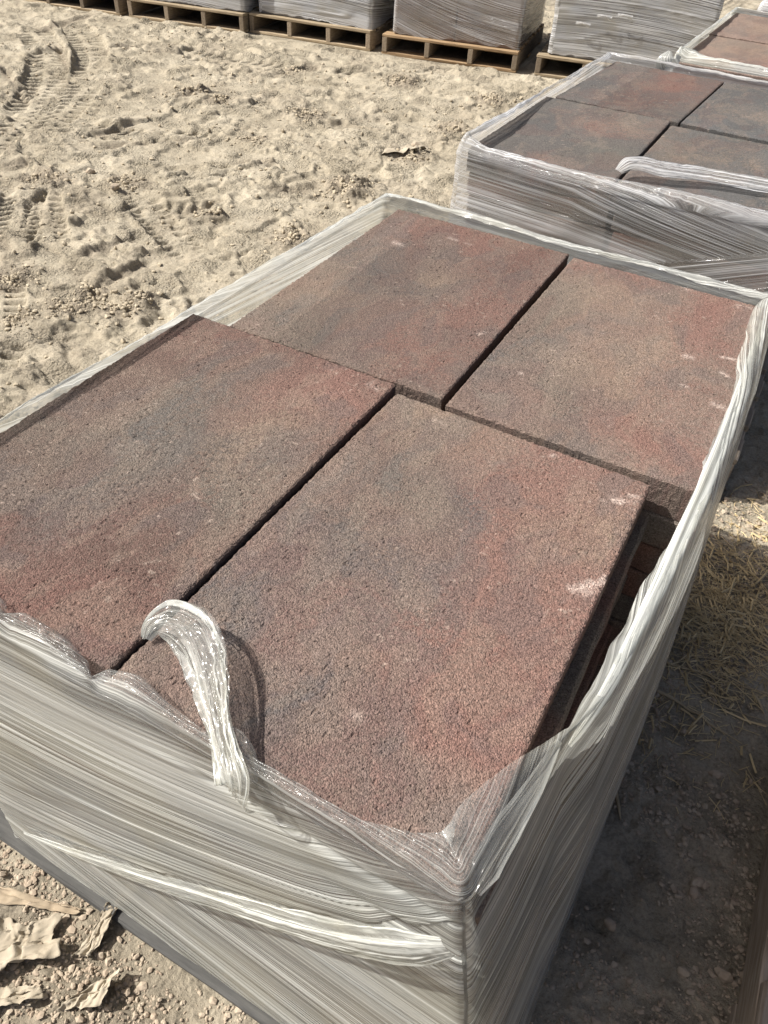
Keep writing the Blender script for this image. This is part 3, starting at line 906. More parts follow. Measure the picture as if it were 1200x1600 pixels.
def wrap_body(name, top_c, bot_c, n_side, nrow, nrim, top_z, in_len, rise, endh, dens_face, dens_rim, slope, amp, seed, mat, r=0.02, z0=0.012, crease=None, parent=None, shoulder=0.012, densfun=None, wobble=0.008, vfun=None, push=None):
    n_cor = 7
    PT, q = ring_path(top_c, r, n_side, n_cor)
    PB, _ = ring_path(bot_c, r * 1.3, n_side, n_cor)
    n = len(q)
    # outward normals
    tg = np.roll(PT, -1, 0) - np.roll(PT, 1, 0)
    tg /= np.linalg.norm(tg, axis=1)[:, None]
    nr = np.stack([tg[:, 1], -tg[:, 0]], -1)
    if push is not None:
        ps = tabi(q, push)[:, None]
        PT = PT + nr * ps
    sarc = np.concatenate([[0], np.cumsum(np.linalg.norm(np.diff(PT, axis=0), axis=1))])
    nrr = nr.copy()
    for _ in range(60):
        nrr = 0.5 * nrr + 0.25 * (np.roll(nrr, 1, 0) + np.roll(nrr, -1, 0))
    nrr /= np.linalg.norm(nrr, axis=1)[:, None]
    zt = tabi(q, top_z) + (fbm(sarc * 5, sarc * 0 + 2.5, 3, seed + 8) - 0.4) * 0.008
    il, rs, eh = tabi(q, in_len), tabi(q, rise), tabi(q, endh)
    dr = tabi(q, dens_rim)
    rows, uvs, dens = [], [], []
    sl = tabi(q, slope)
    # close the streak coordinate: integrate the slope along the ring
    dsl = np.concatenate([[0], np.cumsum(0.5 * (sl[1:] + sl[:-1]) * np.diff(sarc))])
    wob = (fbm(sarc * 7, sarc * 0 + seed, 3, seed) - 0.5) * 2
    for k in range(nrow):
        f = k / (nrow - 1)
        z = z0 + (zt - shoulder - z0) * f
        w = f ** 0.9
        base = PB * (1 - w) + PT * w
        v = z - dsl if vfun is None else vfun(q, sarc, z, z - dsl, base)
        s = sarc
        # folds that run along the winding direction
        fold = (vn(s * 1.7, v * 17, seed + 1) - 0.5) * 1.0 + (vn(s * 2.2, v * 36, seed + 2) - 0.5) * 0.45
        rid = 1 - np.abs(2 * vn(s * 1.2 + 5, v * 15, seed + 3) - 1)
        fold = fold + sstep(0.75, 1.0, rid) * 0.6
        off = amp * fold * 0.010 * (0.35 + 0.65 * np.sin(np.pi * min(f * 1.0, 1) * 0.5 + 0.4))
        if crease is not None:
            off = off + crease(q, s, z)
        off = off + (0.003 if k == nrow - 1 else 0)
        low = np.full(n, 0.0)
        if k < 3:
            low = (fbm(s * 9, s * 0 + 3, 3, seed + 4) - 0.4) * 0.05 * (1 - k / 3)
        p = np.concatenate([base + nr * off[:, None], (z + low)[:, None]], 1)
        rows.append(p)
        uvs.append(np.stack([s, v], -1))
        d = tabi(q, dens_face) * np.ones(n)
        if densfun is not None:
            d = densfun(q, s, z, d)
        dens.append(d)
    last = rows[-1]
    for k in range(1, nrim + 1):
        t = k / nrim
        inn = il * t
        zz = zt - shoulder + shoulder * min(1, t * 3.5) + rs * (4 * t * (1 - t)) ** 0.8 + eh * t
        wr = (fbm(sarc * 18, t * 3 + sarc * 0, 3, seed + 5) - 0.5) * wobble * (0.3 + t) + (fbm(sarc * 60, t * 4 + sarc * 0, 2, seed + 6) - 0.5) * wobble * 0.5
        edgew = 1 + 0.45 * wob * t
        p = np.concatenate([PT + nr * (0.003 * (1 - t)) - nrr * (inn * edgew)[:, None], (zz + wr)[:, None]], 1)
        rows.append(p)
        uvs.append(np.stack([sarc, (zt - dsl) + il * t * 2.5 + 0.01 * t], -1))
        w = min(1, t * 2)
        dens.append(dens[nrow - 1] * (1 - w) + dr * w)
    V = np.stack(rows, 1)                        # n x rows x 3
    nv = V.shape[1]
    # repeat the first column so that the streak coordinate does not jump back over one face
    V = np.concatenate([V, V[:1]], 0)
    UV = np.stack(uvs, 1)
    first = UV[:1].copy()
    first[..., 0] += sarc[-1] + 0.01
    first[..., 1] += UV[-1:, :, 1] - UV[:1, :, 1]
    UV = np.concatenate([UV, first], 0)
    D = np.stack(dens, 1)
    D = np.concatenate([D, D[:1]], 0)
    me = mesh_np(name, V.reshape(-1, 3), grid_quads(n + 1, nv), smooth=True, uv=UV.reshape(-1, 2), attrs={'dens': D.ravel()})
    return link(name, me, mat, parent)


def ribbon(name, path, widths, nrm, pleats, amp, seed, mat, parent, nseg=90, nw=28, dens=0.8, tube=False, twist=None, curl=0.5, ripple=0.04):
    """gathered strip of film: pleats run along it; tube closes it into a crumpled sleeve"""
    P = np.array(path, float)
    d = np.concatenate([[0], np.cumsum(np.linalg.norm(np.diff(P, axis=0), axis=1))])
    t = np.linspace(0, d[-1], nseg)
    # smooth interpolation (Catmull-Rom through cubic hermite)
    m_ = np.gradient(P, d, axis=0)
    idx = np.clip(np.searchsorted(d, t, side='right') - 1, 0, len(d) - 2)
    hh = (d[idx + 1] - d[idx])[:, None]
    u = ((t - d[idx]) / (d[idx + 1] - d[idx]))[:, None]
    C = (2 * u ** 3 - 3 * u ** 2 + 1) * P[idx] + (u ** 3 - 2 * u ** 2 + u) * hh * m_[idx] + (-2 * u ** 3 + 3 * u ** 2) * P[idx + 1] + (u ** 3 - u ** 2) * hh * m_[idx + 1]
    W = np.interp(t, d, widths)
    tg = np.gradient(C, axis=0)
    tg /= np.linalg.norm(tg, axis=1)[:, None]
    nn = np.array(nrm, float)
    if nn.ndim == 1:
        nn = np.tile(nn, (nseg, 1))
    else:
        nn = np.stack([np.interp(t, d, nn[:, i]) for i in range(3)], -1)
    sd_ = np.cross(nn, tg)
    sd_ /= np.linalg.norm(sd_, axis=1)[:, None]
    nn = np.cross(tg, sd_)
    a = np.linspace(0, 1, nw)
    T, A = np.meshgrid(t, a, indexing='ij')
    if tube:
        ang = A * 2 * np.pi
        ex, ey = np.cos(ang) * 0.5, np.sin(ang) * curl * 0.5
    else:
        ang = A * np.pi
        ex, ey = -np.cos(ang) * 0.5, np.sin(ang) * curl * 0.5
    tw = np.interp(t, d, twist)[:, None] if twist is not None else 0.0
    ex, ey = ex * np.cos(tw) - ey * np.sin(tw), ex * np.sin(tw) + ey * np.cos(tw)
    pl = (fbm(T * 5, A * pleats, 2, seed) - 0.5) + 0.6 * (fbm(T * 11, A * pleats * 2.3, 2, seed + 1) - 0.5)
    rad = 1 + pl * amp
    edge = (fbm(T * 14, A * 1.0, 2, seed + 2) - 0.5) * 0.2
    V = C[:, None, :] + sd_[:, None, :] * (ex * rad * (1 + edge) * W[:, None])[..., None] + nn[:, None, :] * ((ey * rad) * W[:, None])[..., None]
    V = V + (nn[:, None, :] * ((fbm(T * 60, A * pleats, 2, seed + 3) - 0.5) * ripple * W[:, None])[..., None])
    UV = np.stack([T, A * np.mean(W) * 2], -1)
    me = mesh_np(name, V.reshape(-1, 3), grid_quads(nseg, nw), smooth=True, uv=UV.reshape(-1, 2), attrs={'dens': np.full(nseg * nw, dens) if not hasattr(dens, '__len__') else (np.interp(T, d, dens)).ravel()})
    return link(name, me, mat, parent)


# --- wrap of the nearest load
wrap1 = bpy.data.objects.new('stretch_wrap', None)
COL.objects.link(wrap1)
tag(wrap1, 'clear stretch wrap with a torn loop lying on the slabs and a twisted band', 'plastic wrap', 'stretch wraps round the slab loads')


def xq(x):
    return (x + 0.445) / 0.815


NEAR_IN = [(0.0, 0.03), (xq(-.218), 0.038), (xq(-.19), 0.034), (xq(-.175), 0.016), (xq(-.159), 0.032), (xq(-.119), 0.030), (xq(-.06), 0.014), (xq(-.045), 0.003), (xq(-.036), 0.020), (xq(0.0), 0.030),
           (xq(0.05), 0.022), (xq(.097), 0.014), (xq(.148), 0.015), (xq(.206), 0.014), (xq(.261), 0.013), (xq(.304), 0.026), (xq(.335), 0.042), (0.985, 0.055)]
IN1 = NEAR_IN + [(1.02, 0.044), (1.08, 0.034), (1.13, 0.016), (1.16, 0.004), (1.21, 0.018), (1.3, 0.026), (1.55, 0.032), (1.8, 0.033), (1.97, 0.030), (2.05, 0.030), (2.3, 0.018), (2.9, 0.018), (3.0, 0.03), (3.1, 0.022), (3.5, 0.006), (3.95, 0.012), (4.0, 0.03)]
RISE1 = [(0, 0.012), (xq(-.2), 0.010), (xq(-.12), 0.014), (xq(-.045), 0.002), (xq(0.0), 0.016), (xq(.1), 0.004), (0.9, 0.004), (1.02, 0.004), (1.16, 0.010), (1.5, 0.010), (1.9, 0.012), (2.1, 0.010), (2.9, 0.010), (3.05, 0.006), (3.5, 0.003), (4, 0.012)]
END1 = [(0, 0.012), (xq(-.2), 0.008), (xq(-.045), 0.004), (xq(0.0), 0.010), (xq(.1), 0.006), (1.0, 0.005), (1.13, -0.004), (1.2, -0.012), (1.5, -0.010), (1.7, 0.004), (2.0, 0.008), (2.5, 0.006), (2.95, 0.016), (3.1, 0.022), (3.5, 0.020), (3.9, 0.020), (4, 0.014)]
TOPZ1 = [(0, 0.803), (1.0, 0.803), (1.10, 0.800), (1.16, 0.797), (1.3, 0.795), (1.6, 0.801), (2.0, 0.806), (2.5, 0.806), (3.0, 0.805), (3.5, 0.804), (4, 0.803)]
DF1 = [(0, 1.05), (0.5, 1.0), (0.97, 0.92), (1.03, 0.60), (1.97, 0.60), (2.05, 0.7), (3.0, 0.7), (3.95, 0.8), (4, 0.92)]
DR1 = [(0, 0.26), (0.45, 0.22), (0.55, 0.24), (0.75, 0.24), (0.95, 0.30), (1.0, 0.30), (1.05, 0.22), (1.1, 0.18), (1.16, 0.55), (1.5, 0.62), (2.0, 0.7), (2.2, 0.80), (3.0, 0.82), (3.5, 0.8), (3.9, 0.7), (4, 0.42)]
SLOPE1 = [(0, 0.16), (0.5, 0.06), (0.85, -0.05), (1.0, -0.14), (1.1, 0.45), (1.5, 0.30), (1.9, 0.15), (2.1, 0.05), (4, 0.1)]


def crease1(q, s, z):
    n1 = (q < 1.0)
    # pinched ledge where the twisted band turns the corner; loose bulge of the shaded side
    b = np.where((q > 1.02) & (q < 1.95), 0.016 * np.sin(np.pi * np.clip((q - 1.02) / 0.93, 0, 1)) * np.sin(np.pi * np.clip(z / 0.8, 0, 1)), 0)
    g = np.where((q > 0.75) & (q < 1.0), -0.010 * np.exp(-((z - 0.668) / 0.016) ** 2) * sstep(0.75, 0.98, q), 0)
    g2 = np.where(q < 1.0, -0.004 * np.exp(-((z - 0.742) / 0.008) ** 2) * sstep(0.55, 0.7, q), 0)
    return b + g + g2


def dens1(q, s, z, d):
    near = (q < 1.0) | (q > 3.97)
    # only one layer of film over the side of the top slab towards the right
    thin = sstep(0.52, 0.68, q) * (1 - sstep(1.0, 1.03, q)) * sstep(0.752, 0.766, z)
    d = d * (1 - 0.52 * thin)
    thin2 = sstep(1.02, 1.06, q) * (1 - sstep(1.10, 1.16, q)) * sstep(0.74, 0.77, z)
    d = d * (1 - 0.5 * thin2)
    low = (1 - sstep(0.02, 0.10, z)) * ((q > 3.7) | (q < 0.12))
    return d * (1 - 0.3 * low)


BX = [at_y(p, -0.66) for p in ((38, 1302), (200, 1362), (330, 1402), (450, 1440), (560, 1468), (700, 1478))]


def vfun1(q, s, z, v, base):
    """winding direction: two passes of film meet along the twisted band"""
    x = base[:, 0]
    zb = np.interp(x, [b[0] for b in BX], [b[2] for b in BX])
    d = z - zb
    va = z - 0.06 * (x + 0.445) - 0.40 * np.exp(-np.maximum(d, 0) / 0.20) * (x + 0.445)
    vb = 3.0 + z + (0.06 + 0.9 * np.clip(0.62 - z, 0, 0.6)) * (x - 0.36) * 0.6
    return np.where((q < 1.0), np.where(d > 0, va, vb), v)


wrap_body('film_sheet', [(-0.445, -0.642), (0.372, -0.640), (0.440, 0.655), (-0.425, 0.660)], [(-0.428, -0.652), (0.500, -0.655), (0.510, 0.640), (-0.455, 0.640)],
          [240, 200, 90, 140], 250, 14, TOPZ1, IN1, RISE1, END1, DF1, DR1, SLOPE1, 0.36, 1, M_FILM, r=0.016, z0=0.052, crease=crease1, parent=wrap1, densfun=dens1, vfun=vfun1, push=[(0, 0), (1.02, 0), (1.10, 0.006), (1.155, 0.012), (1.21, 0.032), (1.35, 0.042), (1.5, 0.042), (1.75, 0.028), (1.98, 0), (4, 0)])

# twisted band that climbs the near face
bp = [(38, 1302), (110, 1330), (200, 1362), (330, 1402), (450, 1440), (560, 1468), (640, 1478), (700, 1478)]
band = [at_y(p, -0.668) for p in bp]
ribbon('twisted_band', band, [0.006, 0.018, 0.027, 0.033, 0.036, 0.040, 0.042, 0.020], (0, -1, 0.25), 13, 0.5, 3, M_FILM, wrap1, 260, 64, dens=0.86, curl=0.28)

# torn loop standing on the slabs
lp = [((228, 998), 0.804), ((238, 980), 0.812), ((262, 972), 0.817), ((296, 988), 0.823), ((320, 1035), 0.825), ((333, 1088), 0.823), ((344, 1137), 0.818), ((354, 1181), 0.812), ((364, 1222), 0.806), ((376, 1250), 0.80)]
loop = [at_z(p, z) for p, z in lp[:-1]] + [at_y(lp[-1][0], -0.648)]
NL = [(-0.3, -0.5, 0.8)] * 9 + [(-0.1, -0.9, 0.4)]
lo = ribbon('torn_loop', loop, [0.010, 0.020, 0.042, 0.052, 0.050, 0.040, 0.032, 0.030, 0.034, 0.030], NL, 13, 0.8, 8, M_FILM, wrap1, 240, 110,
            dens=[0.7, 0.5, 0.30, 0.26, 0.28, 0.36, 0.44, 0.48, 0.36, 0.15], curl=0.12, twist=[0.9, 0.6, 0.3, 0.1, -0.1, 0.1, 0.3, 0.1, 0, 0], ripple=0.16)
for k, (ox, oz, wk) in enumerate(((-0.007, 0.003, 0.8), (0.004, 0.004, 1.0), (0.010, 0.002, 0.6))):
    core = [c + np.array([ox * min(1, i / 2, (9 - i) / 2), ox * 0.5, oz]) for i, c in enumerate(loop)]
    ribbon('gathered_strand', core, [0.004 * wk] + [0.011 * wk] * 8 + [0.004 * wk], NL, 5, 0.6, 4 + k, M_FILM, lo, 200, 26, dens=[0.4, 0.3, 0.12, 0.15, 0.2, 0.28, 0.35, 0.4, 0.3, 0.1], curl=0.10,
           twist=[0, 0.4, 0.7, 0.3, -0.2, 0.3, 0.6, 0.2, 0, 0], ripple=0.2)
fl = [((350, 1130), 0.824), ((368, 1155), 0.819), ((384, 1185), 0.812), ((394, 1225), 0.804)]
ribbon('torn_flap', [at_z(p, z) for p, z in fl], [0.003, 0.016, 0.020, 0.010], (-0.2, -0.5, 0.8), 4, 0.8, 5, M_FILM, wrap1, 60, 24, dens=0.10, curl=0.25, ripple=0.3)

# rope-like rolled edge bridging the gap on the shaded side, pinched to a knot
rp = [((880, 1160), 0.797), ((893, 1143), 0.797), ((945, 1062), 0.797), ((1000, 955), 0.798), ((1060, 830), 0.801), ((1100, 740), 0.805), ((1135, 650), 0.809), ((1163, 570), 0.812), ((1186, 500), 0.814)]
ribbon('rolled_edge', [at_z(p, z) + np.array([0.007, 0, 0]) for p, z in rp], [0.004, 0.008, 0.013, 0.016, 0.018, 0.018, 0.016, 0.014, 0.006], (0.25, -0.1, 1), 7, 0.5, 6, M_FILM, wrap1, 160, 40, dens=0.8, tube=True, curl=0.35)
kp = [((868, 1155), 0.800), ((830, 1225), 0.797), ((790, 1290), 0.797), ((752, 1355), 0.797), ((735, 1390), 0.790)]
ribbon('gathered_corner', [at_z(p, z) + np.array([0.004, 0, 0]) for p, z in kp], [0.006, 0.016, 0.024, 0.026, 0.012], (0.3, -0.2, 1), 12, 0.6, 7, M_FILM, wrap1, 90, 50, dens=[0.75, 0.35, 0.18, 0.10, 0.04], curl=0.18)
# --- wrap of the second load
wrap2 = bpy.data.objects.new('stretch_wrap', None)
COL.objects.link(wrap2)
tag(wrap2, 'stretch wrap fanned with pale creases, a rolled flap on top and a raised corner', 'plastic wrap', 'stretch wraps round the slab loads')
IN2 = [(0, 0.04), (0.1, 0.03), (0.3, 0.035), (0.5, 0.035), (1.0, 0.04), (2.0, 0.03), (2.5, 0.012), (2.95, 0.03), (3.1, 0.03), (3.5, 0.015), (3.75, 0.03), (3.9, 0.035), (4, 0.04)]
RI2 = [(0, 0.020), (0.1, 0.01), (1, 0.01), (2, 0.008), (3, 0.010), (3.5, 0.01), (4, 0.02)]
EN2 = [(0, 0.030), (0.08, 0.014), (0.3, 0.006), (1, 0.006), (2, 0.006), (3, 0.012), (3.6, 0.020), (3.85, 0.040), (4, 0.030)]


def crease2(q, s, z):
    b = np.where(q < 1.0, 0.010 * np.sin(np.pi * np.clip(q, 0, 1)) * sstep(0.55, 0.75, z), 0)
    return b


def vfun2(q, s, z, v, base):
    """the lower pass of film fans out from the corner and meets the upper one along a slanting line"""
    x = base[:, 0]
    d = z - (0.672 + 0.36 * (x - 0.20))
    va = z + 0.05 * x + 0.22 * np.maximum(x + 0.1, 0) * np.clip((z - 0.6) / 0.2, 0, 1)
    vb = 2.0 + z - (0.36 + 0.9 * np.clip(-d, 0, 0.6)) * (x - 0.43)
    return np.where(q < 1.0, np.where(d > 0, va, vb), v)


wrap_body('film_sheet', [(-0.435, 1.062), (0.425, 1.068), (0.430, 2.405), (-0.435, 2.405)], [(-0.445, 1.055), (0.46, 1.055), (0.46, 2.41), (-0.46, 2.41)],
          [170, 70, 70, 110], 150, 9, [(0, 0.806), (4, 0.806)], IN2, RI2, EN2, [(0, 0.48), (0.5, 0.44), (1.0, 0.55), (2, 0.5), (4, 0.48)], [(0, 0.7), (0.5, 0.5), (1, 0.7), (2, 0.75), (3, 0.75), (4, 0.8)],
          [(0, -0.02), (0.5, -0.10), (0.9, -0.18), (1.1, 0), (4, 0)], 0.45, 4, M_FILM_BACK, r=0.018, crease=crease2, parent=wrap2, vfun=vfun2)
rp = [((966, 268), 0.822), ((985, 258), 0.832), ((1040, 266), 0.828), ((1110, 276), 0.822), ((1200, 292), 0.818), ((1290, 310), 0.815)]
ribbon('rolled_flap', [at_z(p, z) for p, z in rp], [0.02, 0.045, 0.05, 0.045, 0.045, 0.045], (0, -0.4, 1), 9, 0.5, 9, M_FILM_BACK, wrap2, 160, 60, dens=0.6, curl=0.22, ripple=0.07)
# --- wraps of the third and fourth loads
wrap3 = bpy.data.objects.new('stretch_wrap', None)
COL.objects.link(wrap3)
tag(wrap3, 'yellowish stretch wrap pinched to a point at the corner of the tan load', 'plastic wrap', 'stretch wraps round the slab loads')
wrap_body('film_sheet', [(-0.215, 2.555), (0.625, 2.545), (0.625, 3.80), (-0.215, 3.80)], [(-0.24, 2.55), (0.64, 2.54), (0.64, 3.81), (-0.24, 3.81)],
          [80, 40, 60, 60], 60, 7, [(0, 0.806), (4, 0.806)], [(0, 0.02), (0.05, 0.06), (0.2, 0.03), (1, 0.03), (2, 0.03), (3, 0.02), (4, 0.02)], [(0, 0.02), (1, 0.012), (3, 0.008), (4, 0.01)],
          [(0, 0.035), (0.1, 0.008), (1, 0.006), (3, 0.02), (3.5, 0.025), (4, 0.035)], [(0, 0.85), (4, 0.85)], [(0, 0.93), (4, 0.93)], [(0, 0), (4, 0)], 0.8, 5, M_FILM, r=0.018, parent=wrap3)
pk = [((1046, 104), 0.80), ((1043, 92), 0.83), ((1047, 80), 0.852)]
ribbon('pinched_corner', [at_z(p, z) for p, z in pk], [0.10, 0.06, 0.012], (0.3, -0.9, 0.3), 4, 0.5, 3, M_FILM, wrap3, 30, 20, dens=0.97, curl=0.4)
wrap4 = bpy.data.objects.new('stretch_wrap', None)
COL.objects.link(wrap4)
tag(wrap4, 'bright white stretch wrap edge of the farthest load in the row of slabs', 'plastic wrap', 'stretch wraps round the slab loads')
wrap_body('film_sheet', [(-0.13, 3.98), (0.73, 3.98), (0.73, 5.26), (-0.13, 5.26)], [(-0.15, 3.97), (0.74, 3.97), (0.74, 5.27), (-0.15, 5.27)],
          [60, 30, 40, 50], 40, 6, [(0, 0.806), (4, 0.806)], [(0, 0.06), (1, 0.05), (4, 0.05)], [(0, 0.03), (1, 0.02), (4, 0.03)], [(0, 0.02), (4, 0.02)], [(0, 0.9), (4, 0.9)], [(0, 0.95), (4, 0.95)], [(0, 0), (4, 0)], 0.8, 6, M_FILM_BACK, r=0.02, parent=wrap4)

# --- loads of the far row
BW, BD, BT = 0.485, 0.55, 0.0985
BLK = [rough_slab('block', 20 + s, BW, BD, BT) for s in range(2)]
M_BLOCKS = [simple_noise_mat('grey_block', (0.13, 0.125, 0.12), (0.27, 0.26, 0.25), 8, rough=0.95), simple_noise_mat('brown_block', (0.11, 0.078, 0.058), (0.20, 0.135, 0.105), 8, rough=0.95)]
ROW_INFO = [('grey', 'wrap of the far load beside the end of the row'), ('grey', 'wrap with bright horizontal stripes on the far load'), ('grey', 'silvery crumpled wrap on the far load with glaring folds'),
            ('brown', 'thin striped wrap over the brown far load on the orange toned pallet'), ('grey', 'wrap with small tied knots on the far load behind the raised film corner')]
BLK_LAB = ['in the far load at the row end', 'behind the striped wrap of the far row', 'behind the silvery crumpled film', 'stacked on the orange toned pallet', 'in the load with tied film knots']
WRAP_D = [0.75, 0.9, 1.0, 0.48, 0.85]
for i, p in enumerate(ROW_P):
    ang = p.rotation_euler[2]
    px, py = p.location[0], p.location[1]
    ca, sa = math.cos(ang), math.sin(ang)

    def tw(x, y):
        return (px + x * ca - y * sa, py + x * sa + y * ca)
    kind = ROW_INFO[i][0]
    meshes = []
    for b in BLK:
        c = b.copy()
        c.materials.clear()
        c.materials.append(M_BLOCKS[1 if kind == 'brown' else 0])
        meshes.append(c)
    wf = 1.13 if i == 4 else 1.0
    for k in range(7):
        for a in (-1, 1):
            for b in (-1, 1):
                x, y = tw((a * (BW / 2 + 0.003) + 0.503) * wf - 0.478, b * (BD / 2 + 0.003) + 0.01)
                o = link('paving_block', meshes[(k + (a + b) // 2) % 2], None, None, (x, y, PAL_H + 0.001 + BT / 2 + k * 0.1), (0, 0, ang))
                o.scale = (wf, 1, 1)
                tag(o, '%s block in the %s course up, %s' % (kind, (['first'] + ORD[1:])[k], BLK_LAB[i]), 'block', 'blocks %s' % BLK_LAB[i])
    wr = bpy.data.objects.new('stretch_wrap', None)
    COL.objects.link(wr)
    tag(wr, ROW_INFO[i][1], 'plastic wrap', 'stretch wraps of the far row')
    wf = 1.13 if i == 4 else 1.0
    c4 = [tw(-0.478, -0.555), tw(-0.478 + 1.006 * wf, -0.555), tw(-0.478 + 1.006 * wf, 0.575), tw(-0.478, 0.575)]
    slp = [(0, 0.05), (1, -0.12), (2, 0), (4, 0.05)] if i != 3 else [(0, -0.35), (0.5, -0.22), (1, -0.1), (2, 0), (4, -0.3)]
    wrap_body('film_sheet', c4, c4, [110, 50, 30, 40], 90, 5, [(0, 0.855), (4, 0.855)], [(0, 0.05), (4, 0.05)], [(0, 0.02), (4, 0.02)], [(0, 0.0), (4, 0.0)],
              [(0, WRAP_D[i]), (4, WRAP_D[i])], [(0, 0.9), (4, 0.9)], slp, (1.3 if i == 2 else 0.7), 7 + i, M_FILM_BACK, r=0.03, z0=PAL_H + 0.003, parent=wr, wobble=0.01)
    if i == 4:
        for (kx, kz) in ((-0.16, 0.42), (-0.02, 0.44), (-0.30, 0.36)):
            a = tw(kx, -0.575)
            b = tw(kx + 0.10, -0.578)
            ribbon('film_knot', [(a[0], a[1], kz), ((a[0] + b[0]) / 2, (a[1] + b[1]) / 2 - 0.012, kz + 0.008), (b[0], b[1], kz - 0.004)], [0.022, 0.012, 0.026], (sa, -ca, 0), 4, 0.7, 3, M_FILM_BACK, wr, 30, 14, dens=0.7, curl=0.6, ripple=0.2)

# ------------------------------------------------------------------ small ground things
def ico(sub=1):
    bm = bmesh.new()
    bmesh.ops.create_icosphere(bm, subdivisions=sub, radius=1.0)
    v = np.array([x.co[:] for x in bm.verts])
    f = np.array([[l.index for l in x.verts] for x in bm.faces])
    bm.free()
    return v, f


IV, IF = ico(1)


def inside_load(x, y):
    r = np.zeros(len(x), bool)
    for (cx, cy, hx, hy, an) in FLATS:
        ca, sa = math.cos(an), math.sin(an)
        r |= (np.abs((x - cx) * ca + (y - cy) * sa) < hx + 0.02) & (np.abs(-(x - cx) * sa + (y - cy) * ca) < hy + 0.02)
    return r


def scatter(name, xs, ys, sz, mat, label, flat=0.7, seed=0):
    rg = np.random.default_rng(seed)
    keep = ~inside_load(xs, ys)
    xs, ys, sz = xs[keep], ys[keep], sz[keep]
    n = len(xs)
    sc = sz[:, None] * rg.uniform(0.6, 1.3, (n, 3)) * np.array([1, 1, flat])
    an = rg.uniform(0, 6.28, n)
    v = IV[None] * (1 + rg.uniform(-0.28, 0.28, (n, len(IV), 1)))
    v = v * sc[:, None, :]
    c, s = np.cos(an)[:, None], np.sin(an)[:, None]
    x = v[..., 0] * c - v[..., 1] * s + xs[:, None]
    y = v[..., 0] * s + v[..., 1] * c + ys[:, None]
    z = v[..., 2] + (gz(xs, ys) + sc[:, 2] * 0.35)[:, None]
    V = np.stack([x, y, z], -1).reshape(-1, 3)
    T = (IF[None] + (np.arange(n) * len(IV))[:, None, None]).reshape(-1, 3)
    me = mesh_np(name, V, None, T, smooth=False)
    o = link(name, me, mat)
    tag(o, label, None, None, 'stuff')
    return o


rg = np.random.default_rng(11)
n = 9500
xs = np.concatenate([rg.uniform(0.50, 0.86, n), rg.uniform(-0.62, 0.20, 6500)])
ys = np.concatenate([rg.uniform(-0.5, 1.25, n), rg.uniform(-0.95, -0.645, 6500)])
clump = fbm(xs * 7, ys * 7, 2, 5)
keep = clump + rg.normal(0, 0.10, len(xs)) > 0.46
xs, ys = xs[keep], ys[keep]
sz = 0.0014 + 0.0050 * rg.random(len(xs)) ** 8 + 0.0020 * rg.random(len(xs))
scatter('gravel', xs, ys, sz, M_PEBBLE, 'fine loose gravel and soil crumbs beside the wrapped slabs', 0.75, 1)
xs, ys, sz = [], [], []
for (px, py, r, a) in CLODS:
    c = at_z((px, py))
    k = int(240 * (r / 0.12))
    rr = r * np.abs(rg.normal(0, 0.6, k))
    th = rg.uniform(0, 6.28, k)
    xs.append(c[0] + rr * np.cos(th))
    ys.append(c[1] + rr * np.sin(th))
    sz.append(0.0028 + 0.010 * rg.random(k) ** 5)
n = 7000
xs.append(rg.uniform(-5.2, -0.5, n))
ys.append(rg.uniform(-0.6, 4.8, n))
sz.append(0.0028 + 0.011 * rg.random(n) ** 6)
scatter('soil_crumbs', np.concatenate(xs), np.concatenate(ys), np.concatenate(sz), M_CRUMB, 'loose crumbs and clods strewn over the rutted sand', 0.8, 2)

IV2, IF2 = ico(2)
STONES = [((1085, 1385), 0.012, 'rounded grey stone on the shaded soil, leaning on a smaller one'), ((1097, 1389), 0.009, 'small round stone touching a bigger grey one on the shaded soil'),
          ((950, 1448), 0.011, 'pale stone in the faint patch of light on shaded soil'), ((1065, 1522), 0.010, 'flat tan stone among gravel near the bare pallet'),
          ((1080, 1400), 0.011, 'thin curved stone lying below the pair of grey stones'), ((1128, 1526), 0.012, 'square greenish stone chip beside the bare pallet'),
          ((143, 275), 0.022, 'pale lump beside the crumbled soil on the rutted sand'), ((182, 300), 0.020, 'pale chunk of soil half buried in the rutted sand'),
          ((1115, 1215), 0.012, 'dull stone by the dry stalk in the shade'), ((650, 236), 0.025, 'dry clod amid leaves on the sand near the second load')]
for i, (p, s, lab) in enumerate(STONES):
    g = at_z(p)
    r2 = np.random.default_rng(40 + i)
    d = IV2 / np.linalg.norm(IV2, axis=1)[:, None]
    rad = 1 + 0.7 * (fbm(d[:, 0] * 1.7 + i * 3, d[:, 1] * 1.7 + d[:, 2], 2, i) - 0.5)
    v = d * rad[:, None] * s * np.array([1.15, 0.85, 0.6 + 0.25 * r2.random()])
    me = mesh_np('stone', v, None, IF2, smooth=False)
    o = link('stone', me, M_PEBBLE, None, (g[0], g[1], float(gz(np.array([g[0]]), np.array([g[1]]))[0]) + s * 0.3), (0, 0, r2.uniform(0, 6)))
    tag(o, lab, 'stone', 'loose stones')


